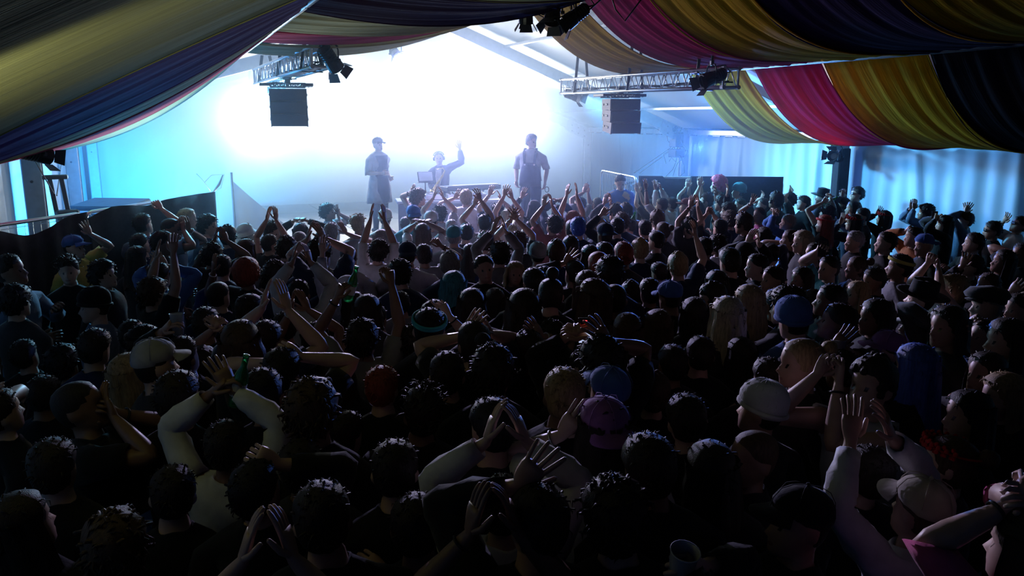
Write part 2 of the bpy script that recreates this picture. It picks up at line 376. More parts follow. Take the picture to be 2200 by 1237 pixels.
M_spk = mat('speaker_paint', (0.03, 0.03, 0.036), .5, var=.2); M_grille = mat('speaker_grille', (0.018, 0.018, 0.022), .7, var=.3, scale=80, bump=.4, bscale=160)
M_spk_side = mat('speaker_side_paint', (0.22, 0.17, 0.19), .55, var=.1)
def cluster(cx, hang_z, top_z, rot, label, sidem):
    """three stacked line-array cabinets under a flying frame"""
    root = thing('speaker_cluster', label, 'speaker', (cx[0], cx[1], top_z), rot)
    m = MB()                                            # flying frame: two lattice rails and cross tubes
    for y in (-.20, .20):
        m.bar((-.27, y, .05), (.27, y, .05), .02, .02); m.bar((-.27, y, .0), (.27, y, .0), .02, .02)
        for k in range(9):
            xx = -.26+.065*k; m.bar((xx, y, .0), (xx+.0325, y, .05), .012, .012); m.bar((xx+.0325, y, .05), (xx+.065, y, .0), .012, .012)
    for xx in (-.2, 0, .2): m.bar((xx, -.2, .03), (xx, .2, .03), .02, .03)
    fr = m.build('flying_frame', M_black, root)
    for xx in (-.33, .30):
        m = MB(); m.box((xx, -.02, .03), (.17, .4, .045), bev=.006); m.build('frame_arm', M_black, fr)
    m = MB(); m.box((0, 0, .11), (.09, .10, .14), bev=.012); m.lathe([(.035, -.07), (.035, .07)], (0, 0, .14), 10, Matrix.Rotation(R(90), 3, 'Y'))
    h = m.build('chain_hoist', M_black, root)
    m = MB(); m.tube([(.0, 0, .16), (0, 0, hang_z-top_z)], .012, 6); m.tube([(-.09, 0, -.02), (-.09, 0, hang_z-top_z)], .005, 5); m.build('chain', M_bolt, h)
    z = -.03
    for k, tilt in enumerate((0, R(3.5), R(8))):
        H_, W_, D_ = .178, .56, .42
        c = Vector((0, -.012*k*k, z-H_/2)); M = rx(tilt)
        cab = MB(); w0, w1 = W_/2, W_/2-.05
        vs = []
        for yy, hh, ww in ((-D_/2, H_/2, W_/2), (D_/2-.1, H_/2, W_/2), (D_/2, H_/2-.05, W_/2-.10)):      # front is local -Y
            vs += [tuple(c+M@Vector((sx*ww, yy, sz*hh))) for sx, sz in ((-1, -1), (1, -1), (1, 1), (-1, 1))]
        cab.add(vs, [(0, 1, 2, 3), (11, 10, 9, 8)]+[(4*q+i, 4*q+4+i, 4*q+4+(i+1) % 4, 4*q+(i+1) % 4) for q in range(2) for i in range(4)])
        cb = cab.build('cabinet', sidem, root)
        g = MB(); g.box(c+M@Vector((0, -D_/2-.012, 0)), (W_-.02, .022, H_-.012), M, .006); g.build('grille', M_grille, cb)
        for s in (-1, 1):
            q = MB(); q.box(c+M@Vector((s*(W_/2+.004), -.07, .0)), (.012, .075, .035), M, .004); q.build('handle', M_black, cb)
            q = MB(); q.lathe([(.018, -.006), (.018, .006)], c+M@Vector((s*(W_/2+.003), .06, 0)), 10, M@Matrix.Rotation(R(90), 3, 'Y')); q.build('socket', M_black, cb)
            q = MB(); q.box(c+M@Vector((s*(W_/2-.01), -D_/2+.03, -H_/2-.004)), (.02, .05, .012), M); q.build('rigging_pin', M_black, cb)
        z -= H_+.003
    return root
pr = at(1332, 209, X=7.2); pl_ = at(618, 187, X=1.9)
print('SPK', pr, pl_)
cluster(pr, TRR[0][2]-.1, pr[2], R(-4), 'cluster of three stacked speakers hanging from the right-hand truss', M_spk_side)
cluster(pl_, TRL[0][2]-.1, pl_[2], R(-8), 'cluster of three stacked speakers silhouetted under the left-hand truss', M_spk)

M_can = mat('par_can_black', (0.012, 0.012, 0.016), .4, .3, var=.15); M_lens = mat('lamp_lens', (0.3, 0.32, 0.36), .1, var=0)
M_door = mat('barn_door_metal', (0.06, 0.065, 0.08), .35, .6, var=.1)
def par_can(p, aim, label, s=1.0, hang=.28, ground=None):
    """profile lantern: body, lens, yoke, clamp, four barn doors, tail cable"""
    p = Vector(p); d = (Vector(aim)-p).normalized(); M = axis_M(d)
    root = thing('stage_lantern', label, 'lamp', p)
    m = MB(); m.lathe([(.05*s, -.24*s), (.085*s, -.20*s), (.092*s, -.02*s), (.10*s, .0), (.108*s, .10*s), (.108*s, .14*s), (.09*s, .14*s), (.085*s, .06*s)], (0, 0, 0), 16, M); b = m.build('body', M_can, root)
    for k in range(5):
        m = MB(); m.lathe([(.094*s, -.004), (.099*s, 0), (.094*s, .004)], M@Vector((0, 0, -.18*s+.035*k*s)), 16, M); m.build('cooling_fin', M_can, b)
    m = MB(); m.lathe([(.001, .075*s), (.05*s, .085*s), (.086*s, .07*s)], (0, 0, 0), 16, M); m.build('lens', M_lens, root, smooth=True)
    x = M.col[0]; side = Vector((d.y, -d.x, 0)); side = side.normalized() if side.length > .05 else Vector((1, 0, 0)); u = d.cross(side)
    for q, (dx, wd) in enumerate(((side, u), (-side, u), (u, side), (-u, side))):
        o = dx*.105*s+d*.14*s; e = o+dx*(.06*s)+d*(.10*s); m = MB()
        vs = [o+wd*.075*s, o-wd*.075*s, e-wd*.10*s, e+wd*.10*s]; n = (vs[1]-vs[0]).cross(vs[2]-vs[0]).normalized()*.003
        m.add([v+n for v in vs]+[v-n for v in vs], [(0, 1, 2, 3), (7, 6, 5, 4), (0, 4, 5, 1), (1, 5, 6, 2), (2, 6, 7, 3), (3, 7, 4, 0)])
        m.build('barn_door', M_door, root)
    m = MB(); top = Vector((0, 0, hang*s)); m.tube([side*.13*s, side*.13*s+top*.6, side*.09*s+top*.92, top*.95, -side*.09*s+top*.92, -side*.13*s+top*.6, -side*.13*s], .010*s, 6); y = m.build('yoke', M_can, root)
    for sg in (1, -1):
        m = MB(); m.lathe([(.022*s, -.02*s), (.022*s, .02*s)], side*sg*.135*s, 8, axis_M(side)); m.build('knob', M_can, y)
    m = MB(); m.box(top*1.05, (.05*s, .05*s, .07*s), bev=.008); m.tube([top*1.05+Vector((0, 0, .03)), top+Vector((0, 0, .10))], .02, 6); m.build('clamp', M_can, root)
    m = MB(); bk = -d*.24*s; m.tube([bk, bk-d*.08+Vector((0, 0, -.03)), bk*1.2+side*.08+Vector((0, 0, .08)), top*.8+side*.12, top*1.1+side*.03], .008, 5); m.build('tail_cable', M_rubber, root, smooth=True)
    return root
par_can(at(1130, 30, Y=7.6), at(1130, 30, Y=7.6)+np.array([0.1, .25, -1.]), 'black lantern hanging straight down, first of three at the roof ridge', .66, .32)
par_can(at(1188, 28, Y=7.4), at(1188, 28, Y=7.4)+np.array([-.25, -.25, -.7]), 'black lantern with open barn doors, middle one of three at the roof ridge', .74, .28)
par_can(at(1232, 38, Y=7.3), at(1232, 38, Y=7.3)+np.array([-.8, .2, -.6]), 'black lantern tilted to the left, last of three at the roof ridge', .74, .28)
par_can(at(712, 130, Y=10.6), at(712, 130, Y=10.6)+np.array([.45, .3, -.55]), 'black lantern clamped to the near end of the left-hand truss', .95, .22)
par_can(at(1528, 168, Y=9.2), at(1528, 168, Y=9.2)+np.array([-.9, .1, -.35]), 'black lantern clamped to the near end of the right-hand truss', .95, .2)
par_can(at(1795, 336, X=11.2), at(1795, 336, X=11.2)+np.array([-.9, -.35, .12]), 'square black lantern on the dark column of the right wall', .95, .22)
par_can(at(82, 331, X=-1.1), at(82, 331, X=-1.1)+np.array([.7, .6, -.2]), 'small black lantern under the left swags beside the near column', .8, .2)
par_can((-1.28, 1.9, 2.2), (0.3, 4.7, 4.1), 'unseen added lantern on the left column beside the camera pointing up at the swags', .9, .2)  # body for the added lantern light
def lamp_body(p, aim, label, **k):
    d = (Vector(aim)-Vector(p)).normalized(); par_can(Vector(p)-d*.22, aim, label, .9, **k)
lamp_body((7.5, 14.0, 3.42), (11.7, 8.6, 1.2), 'lantern on the far end of the right-hand truss', hang=.2)
lamp_body((1.9, 14.6, 3.55), (1.6, 9.6, 1.3), 'lantern on the far end of the left-hand truss', hang=.2)
lamp_body((4.4, 15.8, 4.2), (4.7, 10.0, 1.3), 'lantern high above the middle of the stage', hang=.3)
for (p, a, lab) in (((.55, 13.3, 1.35), (-.3, 8.6, 3.5), 'added floor-stand lantern behind the corner of the left fence'), ((.5, 16.4, 1.2), (-.3, 21.4, 2.3), 'stand lantern facing the rear wall in the left wing'), ((9.5, 15.4, 1.55), (11.8, 8.2, 1.9), 'floor-stand lantern behind the black-covered right fence'), ((.2, 15.5, 1.25), (-1.7, 12.2, 2.5), 'stand lantern farther back behind the left fence')):
    lamp_body(p, a, lab, hang=.15); b = thing('lamp_stand', lab.replace('lantern', 'tripod'), 'stand', (p[0], p[1]+.2, 0 if p[0] < 1.75 or p[0] > 7.7 else ST0))
    m = MB(); m.tube([(0, 0, .35), (0, 0, p[2]-.12)], .016, 8); m.build('pole', M_black, b)
    for q in range(3): m = MB(); m.tube([(0, 0, .4), (.38*math.cos(q*2.1), .38*math.sin(q*2.1), .015)], .011, 6); m.build('leg', M_black, b)
# lighting bar at the ridge that carries three of them
b = thing('lighting_bar', 'black lighting bar under the ridge above the three lanterns', 'bar', at(1180, -12, Y=7.5)); 
m = MB(); m.tube([(-.75, .35, 0), (.95, -.45, 0)], .026, 8); m.build('pipe', M_black, b, smooth=True)
m = MB(); rr = random.Random(3)
for k in range(4):
    x0 = -.5+.35*k; m.tube([(x0, -x0*.47, -.02), (x0+.05, -x0*.47, -.14-rr.random()*.1), (x0+.16, -x0*.47, -.16-rr.random()*.1), (x0+.3, -x0*.47-.1, -.02)], .008, 5)
m.build('cable', M_rubber, b, smooth=True)
for k in (-.6, .8):
    m = MB(); m.tube([(k, -k*.47, 0), (k, -k*.47, roofz(b.location.x+k)-b.location.z-.1)], .008, 5); m.build('drop_wire', M_black, b)
# dimmer pack and moving light on the far right column, its looping cables
pc = at(1453, 305, X=11.35)
c = thing('dimmer_rack', 'dark lighting control rack with tangled cables on the far right column', 'lighting rack', pc)
m = MB(); m.box((0, 0, .05), (.22, .3, .34), bev=.02); bb = m.build('housing', M_black, c)
m = MB(); m.box((0, -.02, -.26), (.26, .34, .2), bev=.02); m.build('lamp_head', M_black, c)
m = MB(); m.lathe([(.05, -.08), (.075, .0), (.05, .08)], (-.1, -.05, .3), 10, rx(R(70))); m.build('small_lamp', M_black, c)
rr = random.Random(8)
for k in range(6):
    m = MB(); y0 = rr.uniform(-.2, .2); pts = [(rr.uniform(-.08, .08), y0+.25*math.sin(q*.9+k), .35-q*.17+rr.uniform(-.05, .05)) for q in range(9 if k < 3 else 6)]; m.tube(pts, .009, 5); m.build('cable', M_rubber, c, smooth=True)
m = MB(); m.tube([(-.05, 0, .2), (-.3, .3, .28), (-.45, .55, .42)], .008, 5); m.build('cable', M_rubber, c, smooth=True)
# guy wires by the stage corners
for i, (a, e, lab) in enumerate([(at(1440, 318, X=11.3), at(1362, 372, X=9.6), 'taut dark guy wire running from the far right column down to the fence'), (at(1436, 327, X=11.3), at(1374, 372, X=9.6), 'second dark guy wire below the one from the far right column'),
        (at(75, 345, X=-1.3), at(117, 418, X=-1.0), 'thin wire sloping down beside the near left column'), (at(136, 318, X=-1.4), at(122, 420, X=-1.1), 'thin upright wire between the two left columns')]):
    g = thing('guy_wire', lab, 'wire', a); m = MB(); m.tube([(0, 0, 0), Vector(e)-Vector(a)], .007, 5); m.build('wire', M_black, g)
# ------------------------------------------------------------------ stage, DJ desk, floods, fences
ST_Z = 1.0
SX0, SX1, SY0, SY1 = 1.75, 7.7, 12.75, 20.3
st = thing('stage', 'low black stage platform with white front skirt below the performers', 'stage', (0, 0, 0))
for i in range(4):
    for j in range(4):
        x0 = SX0+(SX1-SX0)*i/4; y0 = SY0+(SY1-SY0)*j/4
        m = MB(); m.box((x0+(SX1-SX0)/8, y0+(SY1-SY0)/8, ST_Z-.05), ((SX1-SX0)/4-.012, (SY1-SY0)/4-.012, .1), bev=.008); m.build('deck_panel', M_stage, st)
for i in range(5):
    for j in range(5):
        m = MB(); x0 = SX0+.05+(SX1-SX0-.1)*i/4; y0 = SY0+.05+(SY1-SY0-.1)*j/4; m.tube([(x0, y0, 0), (x0, y0, ST_Z-.1)], .03, 8); m.build('leg', M_alu, st)
M_skirt = mat('grey_stage_skirt', (0.30, 0.34, 0.40), .8, var=.1)
fabric('skirt', (SX0, SY0-.02, 0), (SX1-SX0, 0, 0), (0, 0, ST_Z-.06), 120, 6, .03, 90, st, mtl=M_skirt)
# DJ desk with mixer and decks
M_white = mat('white_laminate', (0.75, 0.77, 0.8), .4, var=.04); M_deck = mat('deck_silver', (0.55, 0.57, 0.6), .3, .6, var=.06); M_key = mat('black_keys', (0.02, 0.02, 0.022), .4, var=0)
dk = at(985, 440, Z=ST_Z+.85)
print('DESK', dk)
desk = thing('dj_desk', 'long white DJ desk in the centre of the stage', 'desk', (4.75, 14.0, ST_Z), R(-12))
m = MB(); m.box((0, 0, .60), (1.9, .62, .05), bev=.01); m.build('table_top', M_white, desk)
m = MB(); m.box((0, -.29, .30), (1.86, .02, .54)); m.build('front_panel', M_skirt, desk)
for sx in (-.85, .85):
    for sy in (-.22, .24):
        m = MB(); m.bar((sx, sy, 0), (sx, sy, .58), .05, .05, up=(0, 1, 0)); m.build('leg', M_black, desk)
def on_desk(x, y, z=.625): return Vector(desk.location)+rz(R(-12))@Vector((x, y, z))
def deck(x, lab):
    d = thing('media_player', lab, 'turntable', on_desk(x, 0), R(-12)); m = MB(); m.box((0, 0, .05), (.32, .40, .10), bev=.012); b = m.build('case', M_deck, d)
    m = MB(); m.lathe([(.11, .10), (.11, .115), (.10, .12), (.03, .121)], (0, -.03, 0), 20); m.build('jog_wheel', M_key, d)
    m = MB(); m.box((0, .15, .105), (.18, .07, .012), rx(R(12))); m.build('display', M_key, d)
    for q in range(4):
        m = MB(); m.lathe([(.012, .10), (.011, .112)], (-.12+.035*q, -.17, 0), 10); m.build('button', M_white, d)
deck(.52, 'flat silver deck on the right half of the DJ desk'); deck(-.28, 'flat silver deck on the left half of the DJ desk')
mx = thing('dj_mixer', 'silver mixer between the two decks on the DJ desk', 'mixer', on_desk(.12, 0), R(-12))
m = MB(); m.box((0, 0, .045), (.30, .38, .09), bev=.01); m.build('case', M_deck, mx)
for q in range(4):
    for p in range(3):
        m = MB(); m.lathe([(.011, .09), (.009, .115)], (-.10+.066*q, .02+.05*p, 0), 8); m.build('knob', M_key, mx)
    m = MB(); m.box((-.10+.066*q, -.11, .10), (.02, .03, .02)); m.build('fader', M_key, mx)
kb = thing('keyboard', 'dark keyboard on a stand beside the saxophone player', 'keyboard', (5.35, 14.45, ST_Z), R(8))
m = MB(); m.box((0, 0, .78), (1.15, .34, .09), bev=.012); m.build('case', M_black, kb)
for q in range(24):
    m = MB(); m.box((-.52+.045*q, -.05, .83), (.042, .18, .015)); m.build('key', M_white, kb)
for s in (-1, 1):
    m = MB(); m.bar((s*.42, -.2, .02), (-s*.42, .2, .74), .03, .03); m.build('stand_bar', M_black, kb)
# music stand
pm = at(914, 380, Y=14.75)
ms = thing('music_stand', 'music stand with a pale sheet in front of the saxophone player', 'music stand', (pm[0], pm[1], ST_Z))
hz_ = pm[2]-ST_Z
m = MB(); m.box((0, 0, hz_), (.30, .015, .20), rx(R(-18)), .004); dsk = m.build('desk_plate', M_black, ms)
m = MB(); m.box((0, -.012, hz_+.01), (.27, .004, .17), rx(R(-18))); m.build('music_sheet', M_white, dsk)
m = MB(); m.box((0, -.025, hz_-.10), (.32, .06, .012)); m.build('ledge', M_black, dsk)
m = MB(); m.tube([(0, .02, .12), (0, .02, hz_)], .012, 8); m.build('post', M_black, ms)
for a in range(3):
    m = MB(); m.tube([(0, .02, .22), (.3*math.cos(a*2.1), .02+.3*math.sin(a*2.1), .012)], .009, 6); m.build('leg', M_black, ms)
# flood fixtures (real lamps on the rear bar; their light is set at the top)
M_glow = mat('lit_flood_lens', (1, 1, 1), .5, var=0, emit=(.75, .86, 1.0), estr=35.0)
for i, (p, t) in enumerate(zip(FLOODS, FLOOD_AIM)):
    d = (Vector(t)-Vector(p)).normalized(); back = Vector(p)-d*.30
    f = thing('flood_light', ['blinding white flood lamp behind the left speaker cluster', 'blinding white flood lamp behind the capped singer', 'blinding white flood lamp behind the saxophone player', 'blinding white flood lamp behind the right singer'][i], 'lamp', back)
    M = axis_M(d); m = MB(); m.box((0, 0, 0), (.42, .34, .20), M, .02); b = m.build('housing', M_black, f)
    m = MB(); m.box(d*.112, (.36, .28, .02), M); m.build('lit_lens', M_glow, f)
    m = MB(); m.tube([(-.25, 0, 0), (-.25, 0, .25), (.25, 0, .25), (.25, 0, 0)], .012, 6); m.build('yoke', M_black, f)
    m = MB(); m.tube([(0, 0, .25), (0, 0, roofz(back.x)-back.z-.1)], .02, 8); m.build('drop_pole', M_black, f)
# fences covered with black cloth
def fence(a, b, h, label, dip, seed, covered=True):
    a, b = Vector(a), Vector(b); d = b-a; L = d.length; dn = d.normalized(); root = thing('crowd_fence', label, 'fence', (a.x, a.y, 0))
    D = Vector((d.x, d.y, 0)); Ln = D.length; D.normalize(); N = Vector((-D.y, D.x, 0)); r = .12
    pts = [(0, 0, .05)]+[(0, 0, h-r)]+[tuple(D*(r*(1-math.cos(q)))+Vector((0, 0, h-r+r*math.sin(q)))) for q in (R(30), R(60), R(90))]
    pts += [tuple(D*(Ln-r+r*math.sin(q))+Vector((0, 0, h-r+r*math.cos(q)))) for q in (0, R(30), R(60), R(90))]+[tuple(D*Ln+Vector((0, 0, .05)))]
    m = MB(); m.tube(pts, .021, 8); m.build('tube_frame', M_truss, root, smooth=True)
    m = MB()
    k = int(Ln/.10)
    for q in range(1, k): m.tube([tuple(D*(Ln*q/k)+Vector((0, 0, .1))), tuple(D*(Ln*q/k)+Vector((0, 0, h-.02)))], .003, 4)
    for q in range(6): m.tube([tuple(D*.02+Vector((0, 0, .15+(h-.2)*q/5))), tuple(D*(Ln-.02)+Vector((0, 0, .15+(h-.2)*q/5)))], .003, 4)
    o = m.build('wire_mesh', M_truss, root); o['kind'] = 'stuff'
    for t in (.08, Ln-.08):
        m = MB(); m.box(tuple(D*t+Vector((0, 0, .06))), (.25, .6, .12), Matrix.Rotation(math.atan2(D.y, D.x), 3, 'Z'), .03); m.build('foot_block', M_rubber, root)
    if covered:
        rr = random.Random(seed); nu, nv = 60, 10; vs = []
        for j in range(nv+1):
            for i in range(nu+1):
                s = i/nu; t = j/nv
                top = h+.03-dip(s); z = .03+(top-.03)*t
                vs.append(tuple(D*(Ln*s*1.0)-N*(.035+.012*math.sin(s*40+seed)*(1-t*.6)+.01*math.sin(s*17+t*3))+Vector((0, 0, z))))
        m = MB(); m.add(vs, [(j*(nu+1)+i, j*(nu+1)+i+1, (j+1)*(nu+1)+i+1, (j+1)*(nu+1)+i) for j in range(nv) for i in range(nu)])
        c = m.build('black_cover', M_blackcloth, root, smooth=True); md = c.modifiers.new('t', 'SOLIDIFY'); md.thickness = .008; md.offset = 0
    return root
FL0, FL1 = at(-60, 492, Z=2.0), at(180, 457, Z=2.0); FL2 = at(457, 416, Z=2.0)
print('FENCE', FL0, FL1, FL2)
fence(FL0, FL1, 2.0, 'near fence panel under a sagging black cover below the left column', lambda s: .015+.16*math.exp(-((s-.45)/.28)**2), 1)
fence(FL1, FL2, 2.0, 'far left fence panel under a black cover beside the stage', lambda s: .10*max(0, 1-s*6)+.05*math.exp(-((s-.42)/.12)**2), 2)
FR0, FR1 = at(1372, 381, Z=2.0), at(1682, 383, Z=2.0); FR2 = at(1292, 366, Z=2.0)
print('FENCE R', FR0, FR1, FR2)
FRm = (FR0+FR1)/2
fence(FR0, FR1, 2.0, 'fence panel under a black cover in front of the right wall', lambda s: (.045 if .18 < s < .36 else 0), 3)
fence(FR2, FR0+np.array([-.03, .03, 0]), 2.0, 'bare silver mesh fence panel beside the man in blue', lambda s: 0, 4, False)
# things stacked behind the left fence
M_flight = mat('flight_case_blue', (0.10, 0.16, 0.22), .5, var=.1)
fc = at(246, 432, Z=2.02); 
f = thing('flight_case', 'flat flight case lying on the far left fence', 'case', (fc[0]-.1, fc[1]+.9, 0), R(-30))
m = MB(); m.box((0, 0, .93), (.80, .55, 1.84), bev=.03); m.build('case_body', M_flight, f)
for zz in (.03, .95, 1.82):
    m = MB(); m.box((0, 0, zz), (.83, .58, .05), bev=.008); m.build('metal_edge', M_truss, f)
m = MB(); m.box((0, 0, 1.90), (.86, .6, .06), rx(R(6)), .02); m.build('lid', M_flight, f)
la = at(112, 384, X=-1.15); lb = at(165, 470, X=-.95)
f = thing('folded_stand', 'folded dark stand leaning behind the near left fence', 'stand', (lb[0], lb[1]+.3, 0))
q = Vector((la[0]-lb[0], la[1]-lb[1], la[2]))
for s in (-.06, .06):
    m = MB(); m.bar((s, 0, .01), tuple(q+Vector((s, 0, 0))), .07, .05, bev=.008); m.build('rail', M_flight, f)
for k in range(2):
    p = q*(.40+.22*k); m = MB(); m.box(tuple(p), (.14, .03, .04)); m.build('rung', M_flight, f)
m = MB(); m.box(tuple(q*.80+Vector((.05, -.05, 0))), (.24, .14, .2), rz(.3), .02); m.build('bracket', M_flight, f)
m = MB(); m.box(tuple(q*1.0), (.26, .10, .05), bev=.01); m.build('top_plate', M_flight, f)
wr_ = at(457, 414, Z=2.0); f = thing('wrapped_cable', 'loose white wrapped cable tied to the corner of the left fence', 'cable', wr_)
m = MB()
m.tube([(0, 0, .0), (.1, .02, .12), (.16, .04, .25)], [.012, .018, .008], 8); m.tube([(-.02, 0, .02), (-.13, .02, .2), (-.2, .03, .28)], .005, 5); m.tube([(0, 0, .02), (.12, .05, .06), (.18, .05, .26), (0, .04, .25), (-.1, .02, .15)], .005, 5)
m.build('cable', M_white, f, smooth=True)
# pale cloth legs hanging at the side of the stage
q = at(466, 505, Z=.55)
sl = thing('side_curtain', 'pale cloth hanging at the stage side beyond the corner of the left fence', 'curtain', (0, 0, 0))
cl = fabric('cloth', (.95, 13.2, 0), (.70, .25, 0), (0, 0, 2.15), 40, 10, .07, 95, sl, mtl=M_pvc)
for v in cl.data.vertices:
    f = (v.co.x-.95)/.70; v.co.z *= 1-.35*max(0, min(1, f)); v.co.x += .25*(1-v.co.z/2.15)*f
m = MB(); m.tube([(.97, 13.18, 0), (.97, 13.18, 2.25)], .018, 8); m.build('pole', M_alu, sl)
# ------------------------------------------------------------------ people: one continuous skin mesh each, hair / clothes as children
PHI = [0, 9, 19, 31, 46, 62, 80, 98, 116, 134, 150, 166, 180]
PHI = np.radians(np.array(PHI+[360-p for p in PHI[-2:0:-1]], float)); NR = 24
SP, CP = np.sin(PHI), np.cos(PHI)
TOR = [(.88, .165, .10, .125), (.95, .172, .105, .125), (1.05, .148, .10, .095), (1.15, .150, .11, .095), (1.24, .165, .12, .105), (1.31, .172, .122, .108),
       (1.37, .178, .115, .108), (1.42, .180, .10, .10), (1.455, .150, .08, .09), (1.482, .10, .062, .078)]
HEAD = [(1.495, 1.505, .064, .05, .066), (1.525, 1.55, .057, .044, .065), (1.518, 1.575, .050, .085, .070), (1.534, 1.585, .058, .099, .076), (1.554, 1.60, .065, .098, .083), (1.567, 1.605, .067, .100, .085),
        (1.581, 1.612, .070, .097, .088), (1.596, 1.622, .073, .097, .091), (1.615, 1.634, .075, .095, .094), (1.635, 1.646, .076, .092, .096), (1.653, 1.659, .077, .099, .097),
        (1.677, 1.677, .077, .098, .096), (1.701, 1.701, .073, .091, .091), (1.722, 1.722, .062, .076, .078), (1.738, 1.738, .042, .052, .054), (1.747, 1.747, .020, .025, .026)]
NT, NH = len(TOR), len(HEAD)
def ring(zf, zb, w, f, b):
    y = np.where(CP > 0, CP*f, CP*b); z = (zf+zb)/2+(zf-zb)/2*CP
    return np.stack([SP*w, y, z], 1)
def head_rings(features=True):
    out = []
    for i, (zf, zb, w, f, b) in enumerate(HEAD):
        r = ring(zf, zb, w, f, b)
        if features:
            add = np.zeros(NR); addx = np.zeros(NR)
            def put(ix, v):
                add[ix] += v
                if ix: add[-ix] += v
            def ear(ix, v): addx[ix] += v; addx[-ix] -= v
            if i in (4, 5): put(0, .004); put(1, .003); put(2, .001)
            if i == 6: put(0, .011); put(1, .003)
            if i == 7: put(0, .026); put(1, .009)
            if i == 8: put(0, .015); put(1, .002); put(3, .003)
            if i == 9: put(0, .006); put(2, -.007); put(3, -.006)
            if i == 10: put(2, .003); put(1, .002)
            if i in (6, 7, 8, 9): ear(7, (.010, .017, .018, .014)[i-6]); r[7, 1] -= .006; r[-7, 1] -= .006
            r[:, 1] += add; r[:, 0] += addx
        out.append(r)
    return out
TR = [ring(z, z, w, f, b) for z, w, f, b in TOR]; HR = head_rings()
PIV = np.array([0, -.012, 1.50])
AI = list(range(5, 10)); RA, RD = 5, 8                      # arm hole: rings 5..8, columns 5..9 (mirrored for the left)
def hole_loop(s):
    c = AI if s > 0 else [NR-q for q in AI]                 # front -> back column order
    L = [(RA, q) for q in c]+[(r, c[-1]) for r in (RA+1, RD-1)]+[(RD, q) for q in c[::-1]]+[(r, c[0]) for r in (RD-1, RA+1)]
    return L                                                # 14 vertices
NA = len(hole_loop(1))
UP_T, FO_T = (.14, .32, .52, .72, .89), (.11, .28, .48, .68, .87, 1.0)
A_RAD = [.055, .050, .046, .043, .041, .040, .042, .0415, .037, .032, .0275, .0245]
HANDR = [(.018, .029, .0185), (.045, .038, .0165), (.074, .0425, .0155), (.096, .040, .0125)]
NST = len(A_RAD)
def rot_to(a, b):
    a = a/np.linalg.norm(a); b = b/np.linalg.norm(b); v = np.cross(a, b); c = float(a@b)
    if c < -.9999:
        p = np.cross(a, [0, 0, 1.0]); p = p/max(1e-6, np.linalg.norm(p)); return 2*np.outer(p, p)-np.eye(3)
    K = np.array([[0, -v[2], v[1]], [v[2], 0, -v[0]], [-v[1], v[0], 0]])
    return np.eye(3)+K+K@K/(1+c)
def axrot(ax, a):
    ax = ax/np.linalg.norm(ax); K = np.array([[0, -ax[2], ax[1]], [ax[2], 0, -ax[0]], [-ax[1], ax[0], 0]])
    return np.eye(3)+math.sin(a)*K+(1-math.cos(a))*K@K
def nrm(v): return v/max(1e-9, np.linalg.norm(v))
